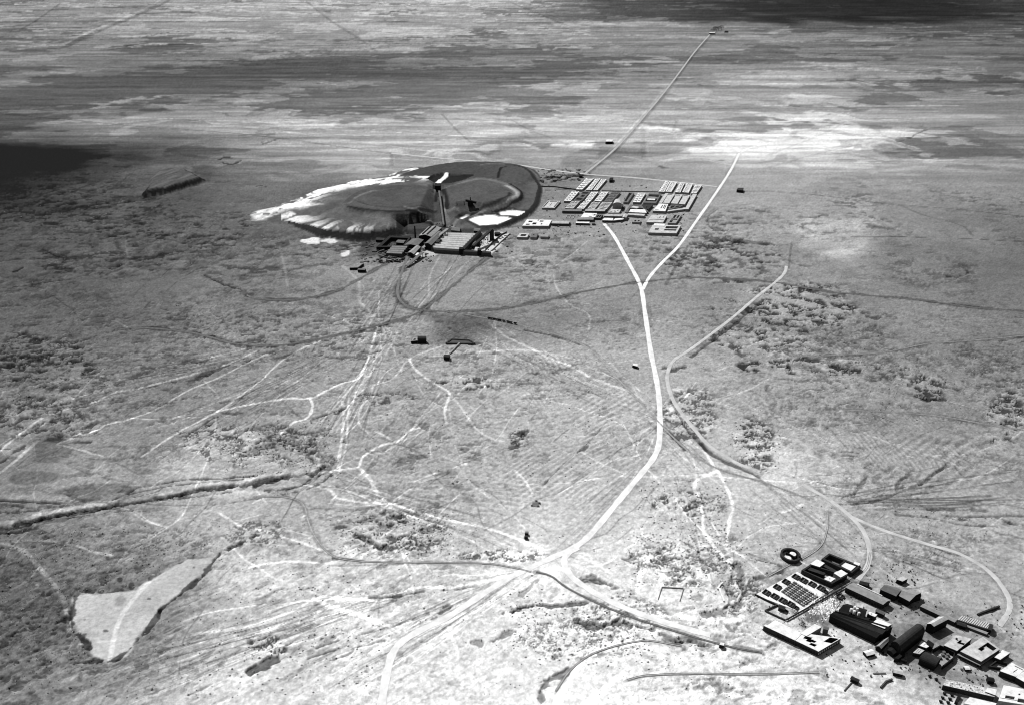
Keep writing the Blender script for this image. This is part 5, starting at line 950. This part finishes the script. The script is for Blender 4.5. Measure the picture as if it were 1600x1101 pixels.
for a in [(1114, 51, 11, 15, 'broad dark tree, leftmost and lowest of the far grove beside the pale hut'), (1119, 50, 14, 20, 'largest dark round tree in the middle of the far grove'), (1123, 48, 11, 17, 'dark tree just right of the largest one in the far grove'), (1127, 47, 11, 18, 'dark tall tree at the right end of the far grove'), (1117, 47, 10, 14, 'dark tree standing behind the middle of the far grove')]: tree(*a)
simple('hut', 'long pale hut with black front left of the far grove of trees', 'hut', [(1108, 52), (1109, 50.5), (1117, 50.5), (1117, 52.2)], 5, 'pale', 'black')
simple('hut', 'small dark outbuilding right of the far grove of trees', 'hut', [(1132, 49.5), (1133, 48.3), (1138, 48.3), (1137, 49.6)], 4, 'dark', 'black')

# ------------------------------------------------------------------ near camp
A = K(1160, 840, 5.504); E = K(1360, 900, 5.479)
# ring with two round tanks
r = thing('round_corral', 'black circular pit wall holding two round white tanks by the near camp', 'tank pit', (*G(1234.5, 870), 0)); cx_, cy_ = r.location[0], r.location[1]; c = tuple(r.location)
RO = 15.3 * CAMH / (CA * (870 - HORIZ)); mb = PM(c); N_ = 40
for k in range(N_):
    if k in (36, 37): continue
    t0, t1 = k * 6.2832 / N_, (k + 1) * 6.2832 / N_
    p = [(cx_ + rr_ * math.cos(t), cy_ + rr_ * math.sin(t)) for rr_, t in ((RO, t0), (RO, t1), (RO - 1.3, t1), (RO - 1.3, t0))]; mb.prism([p[0], p[1], p[2], p[3]], -.4, 2.8 , True)
mb.build('ring_wall', 'dark', r)
mb = PM(c); mb.prism([(cx_ + (RO - 1.3) * math.cos(k * 6.2832 / 40), cy_ + (RO - 1.3) * math.sin(k * 6.2832 / 40)) for k in range(40)], -.3, .1, True); mb.build('pit_floor', 'black', r)
for px, py in ((1230.8, 873.8), (1238.3, 867.6)):
    tx, ty = G(px, py); mb = PM(c); mb.cyl(tx, ty, 2.2, -.2, 1.8, 18); mb.build('tank', 'white', r)
mb = PM(c); a = G(1228, 866); b = G(1242, 874); mb.bar((*a, .1), (*b, .1), .8, 2.4); mb.build('cross_wall', 'black', r)
# top right block
r, B, c = block('courtyard_building', 'long dark-walled block with bright white roof at its right end above the near camp', 'building', A(680, 180, 745, 130, 1018, 238, 942, 298), 3.6, 'dark', 'dark', [(.06, .16, .52, .84), (.56, .14, .95, .84)])
yard(A(720, 200, 770, 165, 900, 215, 840, 245), 'yardd', r); add_flat(r, A(842, 236, 868, 204, 975, 244, 932, 282), 3.0, 'white'); add_flat(r, A(955, 218, 968, 200, 1015, 220, 1003, 238), 4.2, 'white')
# second compound
r, B, c = block('courtyard_building', 'dark-walled compound with white corner roofs and two dark inner wings beside the tank yard', 'building', A(508, 275, 582, 228, 905, 318, 770, 392), 3.6, 'dark', 'dark', [(.06, .08, .94, .92)])
yard(A(530, 275, 585, 240, 890, 320, 770, 385), 'yard', r)
add_flat(r, A(580, 222, 640, 182, 708, 215, 665, 248), 4.4, 'white', 'wall'); add_flat(r, A(560, 272, 585, 252, 715, 300, 700, 318), 3.4, 'dark', 'black'); add_flat(r, A(690, 240, 712, 226, 805, 276, 790, 292), 3.4, 'dark', 'black')
add_flat(r, A(785, 300, 850, 272, 905, 305, 845, 338), 4.0, 'white'); add_flat(r, A(700, 352, 745, 326, 800, 348, 760, 376), 3.6, 'white', 'wall', [(.4, .4, .6, .6)])
# tank yard
plat = thing('tank_yard', 'low pale platform under the field of open dark square tanks', 'platform', (*G(1240, 925), 0))
yardq = A(108, 490, 470, 292, 748, 450, 500, 640); mb = PM(tuple(plat.location)); mb.prism([G(*p) for p in yardq], -.3, .35, True); mb.build('slab', 'white', plat)
mb = PM(tuple(plat.location)); 
tk = [(460, 340), (527, 372), (600, 404), (675, 438), (712, 466), (375, 383), (300, 428), (207, 476), (278, 508), (348, 544), (415, 576), (462, 606), (545, 553), (840, 508)]
tl = ['top corner tank of the back row, nearest the white compound', 'second tank from the top of the back row', 'third tank from the top of the back row', 'fourth tank from the top of the back row, largest', 'small one ending the back row by the trestle', 'upper tank of the left-hand pair between the two rows', 'lower tank of the left-hand pair between the two rows',
      'leftmost corner tank of the front row', 'second tank from the left of the front row', 'third tank from the left of the front row', 'fourth tank from the left of the front row', 'small tank at the right end of the front row', 'lone one beside the trestle at the small-box field', 'lone one right of the trestle by the black factory']
def open_tank(px, py, w, l, lb, h=.85):
    x, y = G(px, py); d1 = np.array(G(px + 5, py + 2.9)) - np.array(G(px, py)); d1 /= np.hypot(*d1); d2 = np.array([-d1[1], d1[0]]); o = np.array((x, y))
    root = thing('evaporating_tank', 'open square tank, ' + lb, 'tank', (x, y, 0), 'open square tanks in the near camp'); c = (x, y, 0)
    R = lambda u, v: o + d1 * u + d2 * v
    t = .45; mb = PM(c)
    for (u0, u1, v0, v1) in ((-w / 2, w / 2, -l / 2, -l / 2 + t), (-w / 2, w / 2, l / 2 - t, l / 2), (-w / 2, -w / 2 + t, -l / 2 + t, l / 2 - t), (w / 2 - t, w / 2, -l / 2 + t, l / 2 - t)): mb.prism([R(u0, v0), R(u1, v0), R(u1, v1), R(u0, v1)], .2, h + .35, True)
    mb.build('rim', 'dark', root); mb = PM(c); mb.poly([(*R(u * (w / 2 - t), v * (l / 2 - t)), h - .4) for u, v in ((-1, -1), (1, -1), (1, 1), (-1, 1))]); mb.build('liquor', 'liquor', root)
    if w > 4:
        mb = PM(c); mb.bar((*R(0, -l / 2), h + .36), (*R(0, l / 2), h + .36), .3, .12); mb.build('walkway', 'dgrey', root)
for (X_, Y_), lb in zip(tk, tl):
    (px, py), = A(X_, Y_); small = 'small' in lb; open_tank(px, py, 2.8 if small else 4.5, 3.0 if small else 4.5, lb)
# field of small boxes
bi = 0
q = A(330, 462, 445, 372, 655, 505, 520, 590); W_, B, c = frame(q, .3)
bf = thing('settling_boxes', 'field of many small grey settling boxes between the two rows of dark tanks', 'settling boxes', c)
mb = PM(c); mb.prism([B(0, 0), B(1, 0), B(1, 1), B(0, 1)], -.2, .55, True); mb.build('base_slab', 'dgrey', bf)
for i in range(13):
    for j in range(7):
        p = B((i + .5) / 13, (j + .5) / 7); e1 = (B(1, .5) - B(0, .5)) / 13 * .30; e2 = (B(.5, 1) - B(.5, 0)) / 7 * .28
        mb = PM(c); mb.prism([p - e1 - e2, p + e1 - e2, p + e1 + e2, p - e1 + e2], .4, 1.3, True); mb.build('settling_box', ['grey', 'dgrey', 'pale'][(i * 7 + j * 3) % 3], bf)
# low partition walls in the tank yard
w = wallrun('yard_wall', 'thin dark retaining wall along the front edge of the tank yard', A(108, 492, 180, 528, 300, 585, 395, 640), 1.4, .5, 'dark')
trestle('loading_trestle', 'straight thin black trestle crossing between the tank yard and the heaps of sacks', P(*A(375, 705)[0], .9), P(*A(945, 385)[0], .9), 1.0, 14, 'black', 'black', .1, .35)
wallrun('enclosure_wall', 'low dark wall round the triangular yard below the front tanks', A(295, 582, 192, 630, 350, 703, 372, 712), 1.3, .5, 'wdark')
boxthing('hut', 'dark little hut standing in the triangular walled yard', 'hut', *A(336, 618)[0], 4, 3, 2.6, -.5, 'dark')
# big white L building
r, B, c = block('long_store', 'long bright white flat store with dark front wall at the near camp lower left', 'store', A(182, 752, 276, 692, 520, 812, 455, 880), 4.2, 'white', 'dark', [(.0, .16, .06, 1), (.06, .9, .98, 1.0)])
openings(r, A(190, 755)[0], A(455, 880)[0], 4.2, 12, door=4)
r, B, c = block('quarters_building', 'white-roofed quarters with black courtyards and barred right-hand wall, right of the white store', 'quarters', A(455, 880, 505, 815, 848, 862, 655, 975), 4.0, 'white', 'dark', [(.16, .46, .38, .72), (.30, .30, .48, .56), (.46, .36, .58, .52), (.50, .14, .72, .30), (.74, .60, .98, .96)])
add_flat(r, A(495, 818, 622, 738, 682, 764, 550, 842), 4.4, 'white'); openings(r, A(655, 975)[0], A(848, 862)[0], 4.0, 12, 'wpale', .5, 1.8); openings(r, A(455, 880)[0], A(655, 975)[0], 4.0, 9, door=3)
boxthing('hut', 'small grey hut on the back terrace of the white quarters', 'hut', *A(708, 822)[0], 3, 2.4, 5, -.4, 'dgrey')
fill_ = None
# plants / shrubs yard above the quarters: dark garden with trees
def shrub(px, py, r_, h, lb):
    x, y = G(px, py); root = thing('shrub', lb, 'shrub', (x, y, 0)); c = (x, y, 0); mb = PM(c); mb.cyl(x, y, .15, -.1, h * .5, 5, .08); mb.build('stem', 'bark', root); mb = PM(c); rt = random.Random(int(px * 13 + py))
    for k in range(160):
        a = rt.uniform(0, 6.28); b = math.acos(rt.uniform(-.6, 1)); q = rt.uniform(.3, 1); p = np.array((x + math.sin(b) * math.cos(a) * r_ * q, y + math.sin(b) * math.sin(a) * r_ * q, h * .55 + math.cos(b) * h * .45 * q)); s_ = rt.uniform(.25, .5)
        mb.poly([p, p + np.array([rt.uniform(-1, 1) for _ in range(3)]) * s_, p + np.array([rt.uniform(-1, 1) for _ in range(3)]) * s_])
    mb.build('foliage', 'leaf', root)
shrub(*A(505, 720)[0], 2.0, 3, 'dark bush in the garden behind the white quarters, left of two'); shrub(*A(522, 748)[0], 1.7, 2.6, 'dark bush in the garden behind the white quarters, right of two')
shrub(*A(845, 415)[0], 1.6, 2.4, 'dark bush beside the trestle end below the white-cornered compound'); shrub(*A(865, 385)[0], 1.2, 2, 'small dark bush right of the white-cornered compound')
# white sacks heap
mb = MB(); rsx = random.Random(21)
for k in range(430):
    (px, py), = A(rsx.gauss(715, 75), rsx.gauss(600, 48)); x, y = G(px, py); s_ = rsx.uniform(.35, 1.1); hh = rsx.uniform(.4, 1.5); a = rsx.uniform(0, 3); z = 0
    if not (A(560, 500)[0][0] < px < A(880, 700)[0][0]): continue
    d = [(x + s_ * math.cos(a + t) * rsx.uniform(.7, 1.1), y + s_ * math.sin(a + t) * rsx.uniform(.7, 1.1)) for t in (0, 1.57, 3.14, 4.71)]; n0 = len(mb.v)
    mb.v += [(*p, -.1) for p in d] + [(x + rsx.uniform(-.3, .3), y + rsx.uniform(-.3, .3), hh)]; mb.f += [(n0, n0 + 1, n0 + 4), (n0 + 1, n0 + 2, n0 + 4), (n0 + 2, n0 + 3, n0 + 4), (n0 + 3, n0, n0 + 4)]
o = mb.build('nitrate_piles', 'salt'); tag(o, 'scattered small white heaps and sacks between the trestle and the black factory', 'piles', kind='stuff')
# black factory
r, B, c = shed('boiling_house', 'huge black soot-dark factory shed with layered roofs in the middle of the near camp', 'factory', A(752, 668, 770, 656, 1196, 826, 1148, 858), 5.2, 1.4, 'black', 'black')
prof_parts(r, A(770, 656, 790, 644, 1244, 796, 1196, 826), 6.0, 1.4, 'dark', 'black'); prof_parts(r, A(790, 644, 812, 634, 1290, 768, 1244, 796), 6.8, 1.4, 'black', 'black')
prof_parts(r, A(830, 622, 905, 566, 1072, 616, 1040, 690), 5.5, 2, 'black', 'black'); 
add_flat(r, A(800, 650, 835, 625, 1100, 690, 1060, 720), 5.6, 'black', 'black', [(.35, .2, .5, .8)])
add_flat(r, A(1110, 735, 1160, 694, 1285, 740, 1222, 778), 7.6, 'white', 'black')
for X_, Y_ in ((935, 622), (960, 640), (985, 618), (1000, 655), (965, 605)):
    (px, py), = A(X_, Y_); x, y, _ = P(px, py, 8); mb = PM(c); mb.prism([(x - .7, y - .5), (x + .7, y - .5), (x + .7, y + .6), (x - .7, y + .6)], 7, 9.6, True); mb.build('skylight', 'white', r)
block('hut', 'small white-roofed lean-to just right of the black factory skylights', 'hut', A(1075, 650, 1095, 632, 1160, 658, 1140, 678), 3.5, 'white', 'wdark', [(.3, .3, .5, .6)])
shed('hut', 'dark pitched hut between the black factory and the long grey store', 'hut', A(1145, 630, 1165, 612, 1232, 640, 1212, 660), 3, 1, 'dgrey', 'black')
# long grey store
r, B, c = shed('long_store', 'long grey pitched-roof store with a pale ridge line behind the black factory', 'store', A(888, 425, 960, 388, 1272, 532, 1205, 572), 4.2, 1.1, 'grey', 'dark')
p0 = B(.08, .97); p1 = B(.78, .97); mb = PM(c); mb.bar((*p0, 4.5), (*p1, 4.5), .6, .5); mb.build('gutter', 'white', r)
openings(r, A(888, 425)[0], A(1205, 572)[0], 4.2, 14, 'black', 1.2, 1.6, 5)
shed('shed', 'small black shed behind the left end of the long grey store', 'shed', A(1005, 392, 1025, 370, 1095, 385, 1070, 410), 2.6, 1, 'dark', 'black')
r, B, c = shed('workshop', 'dark pitched workshop, left half of the pair near the lone pale hut', 'workshop', E(85, 112, 150, 74, 275, 118, 215, 168), 4.8, 1.8, 'dgrey', 'black')
r, B, c = shed('workshop', 'grey pitched workshop with saw-toothed right gable, right half of the pair', 'workshop', E(248, 168, 292, 112, 428, 138, 330, 212), 4.8, 1.8, 'grey', 'black')
add_flat(r, E(330, 200, 375, 165, 432, 140, 436, 165), 4.0, 'dark', 'black')
block('hut', 'lone square pale-roofed hut standing above the pair of workshops', 'hut', E(224, 24, 270, 0, 320, 18, 275, 42), 3.2, 'pale', 'black')
# stables and pens
r, B, c = shed('stable', 'very long low grey stable with dark open front stretching to the pens', 'stable', E(430, 258, 466, 238, 742, 370, 718, 392), 3.0, .9, 'grey', 'dark')
r, B, c = block('stock_pens', 'row of slatted stock pens under one long grey roof beside the long stable', 'pens', E(742, 372, 780, 335, 1045, 408, 1008, 452), 3.0, 'dgrey', 'wdark')
for k in range(14): p0 = B((k + .5) / 14, .04); p1 = B((k + .5) / 14, .96); mb = PM(c); mb.bar((*p0, 3.1), (*p1, 3.1), .75, .35); mb.build('slat', 'pale', r)
prof_parts(r, E(1005, 452, 1030, 405, 1050, 412, 1035, 462), 3.4, .8, 'dark', 'black')
r, B, c = shed('stable', 'narrow grey roofed strip running below the slatted stock pens', 'stable', E(745, 400, 752, 388, 1005, 478, 990, 494), 1.6, .4, 'grey', 'wdark')
w = wallrun('fence', 'dark slanting fence running up right from the stock pens', E(912, 338, 960, 318, 1100, 266), 1.8, 1.0, 'dark', cat='fence')
# gabled white shed
r, B, c = shed('shed', 'tall pale-roofed shed with black side wall above the giant barrel shed', 'shed', E(486, 402, 582, 345, 668, 366, 548, 428), 6.5, 1.2, 'pale', 'black', 'v')
# great barrel shed
r, B, c = shed('barrel_shed', 'giant dark barrel-roofed shed casting a broad black shadow in the near camp', 'shed', E(178, 575, 372, 430, 462, 480, 262, 640), 5.5, 4.2, 'dark', 'black', 'v', 'barrel')
add_flat(r, E(205, 700, 260, 655, 300, 660, 240, 705), 3, 'black', 'black')
shed('shed', 'small pitched shed against the left end of the giant barrel shed', 'shed', E(50, 595, 140, 520, 158, 552, 95, 618), 3.4, 1.2, 'grey', 'black', 'v')
block('house', 'small white-roofed house, upper of two under the giant barrel shed', 'house', E(410, 588, 440, 548, 512, 592, 478, 612), 3.4, 'white', 'dark', [(.5, .3, .56, .9)])
block('house', 'small white-roofed house with slits, lower of two under the giant barrel shed', 'house', E(365, 652, 402, 608, 462, 632, 422, 664), 2.8, 'pale', 'dark', [(.3, .1, .36, .9), (.6, .1, .66, .9)])
shed('shed', 'black shed behind the small white houses right of the barrel shed', 'shed', E(480, 575, 500, 545, 545, 575, 530, 610), 4, 1, 'black', 'black')
# lesser barrel + yard
r, B, c = shed('barrel_shed', 'lesser dark barrel-roofed shed with a walled yard behind it', 'shed', E(418, 712, 480, 660, 602, 712, 552, 770), 3.8, 3.0, 'dark', 'black', 'u', 'barrel')
wallrun('yard_wall', None, E(535, 650, 590, 618, 712, 680, 700, 725, 610, 795), 3.0, .6, 'black', r)
for k in range(6): x, y = G(*E(595 + k * 16 + (k % 2) * 8, 700 - (k % 3) * 22)[0]); mb = PM(c); mb.prism([(x - .8, y - .7), (x + .8, y - .7), (x + .8, y + .7), (x - .8, y + .7)], -.2, 1.4, True); mb.build('crate', 'dgrey', r)
# white notch house, courtyard houses
r, B, c = block('house', 'pale flat house with a black notch, right of the giant barrel shed', 'house', E(628, 588, 732, 503, 868, 532, 742, 636), 4.2, 'pale', 'dark', [(.5, .45, .98, .58), (.5, .58, .66, .72)])
x, y, _ = P(*E(735, 540)[0], 4); mb = PM(c); mb.cyl(x, y, .6, 4, 5.2, 8); mb.build('chimney', 'dark', r); openings(r, E(628, 588)[0], E(742, 636)[0], 4.2, 5)
r, B, c = block('courtyard_house', 'large pale-roofed courtyard house with verandah, biggest dwelling in the near camp', 'house', E(770, 640, 962, 515, 1110, 622, 948, 728), 5.0, 'pale', 'wdark', [(.38, .44, .50, .93), (.50, .74, .88, .93), (.50, .44, .58, .62)])
mb = PM(c); W5 = [B(-.04, -.04), B(1.03, -.04), B(1.03, 1.0), B(1.0, 1.0), B(1.0, 0), B(0, 0), B(0, .95), B(-.04, .95)]; mb.prism([B(-.05, -.06), B(1.05, -.06), B(1.05, -.0), B(-.05, -.0)], 2.5, 2.8, True, True); mb.prism([B(1.0, 0), B(1.05, 0), B(1.05, 1), B(1, 1)], 2.5, 2.8, True, True); mb.build('verandah', 'grey', r)
openings(r, E(770, 640)[0], E(948, 728)[0], 5.0, 7, door=3); openings(r, E(948, 728)[0], E(1110, 622)[0], 5.0, 6)
block('house', 'small white-roofed house just right of the large courtyard house', 'house', E(1062, 692, 1130, 628, 1198, 652, 1112, 712), 3.6, 'white', 'dark')
wallrun('yard_wall', 'dark yard wall below the small white-roofed house', E(1110, 800, 1012, 785, 1075, 738, 1165, 760), 2.0, .6, 'dark')
r, B, c = block('house', 'pale terraced house with dark slits at the right edge of the near camp', 'house', E(1108, 808, 1212, 738, 1330, 800, 1245, 858), 4.2, 'white', 'dark', [(.60, .3, .66, .7), (.3, .84, .9, .9)])
block('house', 'white-roofed house cut by the right edge, below the slitted terraced house', 'house', E(1245, 862, 1320, 800, 1480, 870, 1420, 960), 4.2, 'white', 'dark', [(.3, .3, .36, .7)])
# bottom row
r, B, c = block('ruined_store', 'long roofless store with a rubble-strewn pale top at the bottom of the near camp', 'ruin', E(620, 928, 652, 880, 1082, 972, 1062, 1030), 3.8, 'ruin', 'dark')
for k in range(40): p = B(rs.uniform(.04, .96), rs.uniform(.1, .9)); s_ = rs.uniform(.3, .8); mb = PM(c); mb.cyl(p[0], p[1], s_, 3.8, 3.8 + s_ * .9, 5, s_ * .4); mb.build('rubble', rs.choice(['white', 'pale', 'grey']), r)
add_flat(r, E(985, 985, 1000, 950, 1082, 968, 1068, 1015), 4.6, 'white', 'dark')
block('house', 'bright white roof at the bottom edge below the long ruined store', 'house', E(800, 1085, 850, 1032, 1080, 1085, 1050, 1140), 3.6, 'white', 'wpale')
block('courtyard_house', 'pale block with two black courtyards in the bottom right corner', 'house', E(1095, 1062, 1140, 930, 1420, 985, 1400, 1110), 3.8, 'white', 'wall', [(.15, .22, .42, .40), (.52, .10, .80, .34), (.50, .55, .56, .66), (.02, .16, .98, .20)])
# small stuff in the near camp
smalls = [('hut', 'small pale-topped hut alone near the bottom of the camp road', E(228, 838)[0], 5.0, 3.2, 2.6, -.3, 'black', 'pale'), ('hut', 'tiny white-topped hut left of the ruined store', E(820, 800)[0], 2.8, 2.2, 1.8, 0, 'dark', 'white'), ('hut', 'dark hut with pitched roof in the lane above the ruined store', E(1020, 905)[0], 3.4, 2.8, 2.6, -.2, 'black', 'black'),
 ('shed', 'dark open shed in the lane between the stable strip and the notched house', E(772, 432)[0], 5, 3, 2.6, -.5, 'black', 'dark'), ('hut', 'pale hut with black front left of the giant barrel shed shadow', A(1085, 1005)[0], 6, 3.5, 2.2, .3, 'black', 'white'), ('shed', 'black shed close to the left end of the giant barrel shed', A(1290, 990)[0], 6, 4, 3.0, .6, 'black', 'black')]
for nm, lb, (px, py), sx, sy, h, a, m, lid in smalls: boxthing(nm, lb, 'hut' if nm == 'hut' else 'shed', px, py, sx, sy, h, a, m, None, lid)
r = thing('pipe_boiler', 'long black boiler lying on cradles below the giant barrel shed', 'boiler', (*G(*E(265, 730)[0]), 0)); x, y = r.location[0], r.location[1]; c = tuple(r.location)
a = np.array(G(*E(228, 716)[0])); b = np.array(G(*E(308, 742)[0])); mb = PM(c); d = (b - a) / np.hypot(*(b - a)); n = np.array([-d[1], d[0]])
ra = [[(*(p + n * 1.0 * math.cos(t)), 1.3 + 1.0 * math.sin(t)) for t in [k * .6283 for k in range(10)]] for p in (a, b)]
for k in range(10): j = (k + 1) % 10; mb.poly([ra[0][k], ra[0][j], ra[1][j], ra[1][k]])
mb.poly(ra[0]); mb.poly(ra[1][::-1]); mb.build('drum', 'black', r); mb = PM(c)
for t in (.25, .75): p = a + (b - a) * t; mb.bar((*(p - n * 1.1), -.2), (*(p + n * 1.1), -.2), .5, .9)
mb.build('cradle', 'dark', r)
def cart(px, py, lb, a=0.3):
    x, y = G(px, py); root = thing('hand_cart', lb, 'cart', (x, y, 0), 'carts standing about the near camp'); c = (x, y, 0); ca, sa = math.cos(a), math.sin(a); R = lambda u, v: (x + u * ca - v * sa, y + u * sa + v * ca)
    mb = PM(c); mb.prism([R(-.9, -.55), R(.9, -.55), R(.9, .55), R(-.9, .55)], .6, 1.2, True, True); mb.build('bed', 'black', root); mb = PM(c)
    for v in (-.62, .62): mb.prism([R(-.4, v - .06), R(.4, v - .06), R(.4, v + .06), R(-.4, v + .06)], 0, .8, True, True)
    mb.build('wheel', 'black', root); mb = PM(c); mb.bar((*R(.9, 0), .7), (*R(1.9, 0), .3), .1, .1); mb.build('shaft', 'wood', root)
ws = ['upper left', 'upper right', 'middle left', 'middle right', 'lower left', 'lower right']
for k, (X_, Y_) in enumerate([(632, 1008), (695, 1020), (616, 1044), (678, 1054), (600, 1076), (662, 1084)]): cart(*E(X_, Y_)[0], 'small black cart, %s of the six parked under the ruined store' % ws[k], -.5 + .05 * k)
for (X_, Y_), lb in (((105, 660), 'small black cart left below the giant barrel shed'), ((127, 668), 'small black cart beside another at the barrel shed corner'), ((505, 858), 'tiny black cart in the open road above the ruined store'), ((560, 885), 'tiny black cart near the left end of the ruined store')): cart(*E(X_, Y_)[0], lb)
wallrun('timber_wall', 'black slanting timber stack at the foot of the ruined store carts', E(728, 1095, 760, 1030), 2.0, 1.6, 'black')
wallrun('ruined_wall', 'broken dark wall lines beside the pale track at the bottom of the near camp', E(85, 955, 130, 905, 185, 885), 1.2, .8, 'wdark')
wallrun('ruined_wall', 'faint pale wall fragment left of the small pale-topped hut', E(20, 832, 130, 830), .8, .6, 'wall')
# hut and track at the bottom edge
r, B, c = shed('hut', 'small dark hut with a slanting ramp near the bottom edge', 'hut', [(1329, 1060), (1332, 1056), (1343, 1061), (1341, 1065)], 2.0, .8, 'dark', 'black')
wallrun('ramp', None, [(1319, 1079), (1333, 1063)], .6, .6, 'wdark', r)

# ------------------------------------------------------------------ loose rock and spoil over the diggings
def rocks(name, label, zones, n, smin, smax, mat, seed):
    r_ = np.random.RandomState(seed); V_ = []; F_ = []
    vs = []
    tot = sum(z[4] for z in zones)
    for (cx, cy, rx, ry, w) in zones:
        k = int(n * w / tot); px = cx + rx * r_.uniform(-1, 1, k); py = cy + ry * r_.uniform(-1, 1, k)
        for x_, y_ in zip(px, py):
            i = int((y_ - core_y[0]) / STEP); j = int((x_ - core_x[0]) / STEP)
            if i < 0 or j < 0 or i >= len(core_y) or j >= len(core_x) or cR[i, j] < .9: continue
            x, y = G(x_, y_); s_ = r_.uniform(smin, smax) ** 1.3; z = cH[i, j] - .25; a = r_.uniform(0, 6.28); b = len(V_)
            for t in range(5): rad = s_ * r_.uniform(.7, 1.3); V_.append((x + rad * 1.3 * math.cos(a + t * 1.257), y + rad * math.sin(a + t * 1.257), z))
            V_.append((x + r_.uniform(-.3, .3) * s_, y + r_.uniform(-.3, .3) * s_, z + s_ * r_.uniform(.6, 1.1) + .2))
            for t in range(5): F_.append((b + t, b + (t + 1) % 5, b + 5))
    mb = MB(); mb.v = V_; mb.f = F_; o = mb.build(name, mat); tag(o, label, 'rubble', kind='stuff')
rocks('spoil_mounds', 'small heaps of broken rock strewn over the diggings', [(430, 700, 90, 45, 2), (620, 830, 90, 36, 2), (1065, 800, 70, 50, 2), (1070, 880, 90, 45, 2), (1250, 500, 130, 70, 3), (1450, 600, 160, 60, 2), (60, 570, 110, 60, 1.5), (1180, 690, 40, 50, 1), (960, 980, 160, 60, 2), (300, 1000, 300, 90, 2.5), (120, 880, 150, 60, 2), (1350, 850, 200, 60, 1.5), (800, 640, 300, 120, 2), (200, 400, 250, 80, 2), (700, 930, 300, 100, 1)], 5500, .4, 1.0, 'rock', 5)
rocks('dark_scrub', 'sparse low dark clumps dotted over the foreground ground', [(250, 980, 330, 110, 3), (1000, 1010, 250, 80, 2), (100, 880, 180, 60, 3), (900, 980, 120, 40, 2), (640, 850, 120, 30, 2), (1070, 870, 110, 60, 2), (400, 850, 120, 40, 2), (1450, 870, 160, 60, 1.5)], 2600, .25, .65, 'wdark', 6)

# more small plant buildings
for nm, q, h, rs_, rf, lb in [('hut', Q(100, 490, 112, 478, 170, 480, 160, 492), 3, .6, 'dgrey', 'low dark lean-to beside the black retaining wall left of the plant'),
  ('shed', Q(420, 262, 440, 240, 500, 244, 482, 268), 4.5, 1, 'dgrey', 'dark shed between the soot yard and the plant chimney'),
  ('shed', Q(720, 260, 750, 232, 800, 236, 775, 262), 7, 1.2, 'dark', 'black shed squeezed between boiler house and the striped shed'),
  ('hut', Q(1075, 330, 1085, 300, 1110, 302, 1100, 332), 5, 1, 'pale', 'small pale hut among the white yards at the striped shed right corner'),
  ('shed', Q(1050, 290, 1085, 250, 1120, 252, 1085, 294), 4, 1, 'dgrey', 'grey shed under the inclined gantry in the white yard'),
  ('hut', Q(250, 240, 262, 222, 330, 226, 318, 244), 3, .8, 'dark', 'low black hut on the dark ground left of the soot yard'),
  ('hut', Q(740, 160, 760, 148, 790, 150, 775, 163), 4, .8, 'dgrey', 'tiny dark hut by the foot of the heap incline'),
  ('shed', Q(930, 92, 945, 76, 985, 78, 972, 94), 3, .8, 'dark', 'small dark shed on the pale track above the striped shed')]:
    shed(nm, lb, nm, q, h, rs_, rf, 'black')
# debris strewn in yards
def debris(name, label, zones, seed):
    r_ = random.Random(seed); mb = MB()
    for (cx, cy, rx, ry, n, s0, s1) in zones:
        for k in range(n):
            x, y = G(cx + rx * r_.uniform(-1, 1), cy + ry * r_.uniform(-1, 1)); a = r_.uniform(0, 3.1); L = r_.uniform(s0, s1); w = L * r_.uniform(.25, .8)
            mb.bar((x, y, -.1), (x + L * math.cos(a), y + L * math.sin(a), -.1), w, r_.uniform(.3, .9) * min(1.5, L) + .1)
    o = mb.build(name, 'wdark'); tag(o, label, 'debris', kind='stuff')
debris('yard_debris', 'dark scraps and stacked gear strewn over the near camp lanes', [(1400, 1020, 50, 30, 70, .3, 1.1), (1500, 1050, 60, 25, 60, .4, 1.4), (1430, 950, 60, 14, 60, .3, 1.1), (1330, 930, 30, 20, 40, .4, 1.2), (1250, 970, 40, 10, 40, .3, 1), (1540, 970, 60, 30, 60, .3, 1.1), (1340, 1020, 60, 40, 50, .3, 1.2), (1385, 895, 50, 20, 50, .4, 1.2), (1190, 975, 30, 30, 20, .3, 1)], 3)
debris('plant_debris', 'dark scraps and timber strewn over the ground round the far plant and camp', [(620, 395, 60, 16, 120, 1, 5), (700, 350, 60, 8, 60, 1, 4), (770, 380, 30, 16, 40, 1, 4), (960, 330, 110, 40, 160, .8, 3), (880, 360, 70, 12, 50, .8, 2.5), (1040, 345, 30, 20, 40, .8, 2.5), (870, 275, 45, 10, 90, 2, 7)], 4)
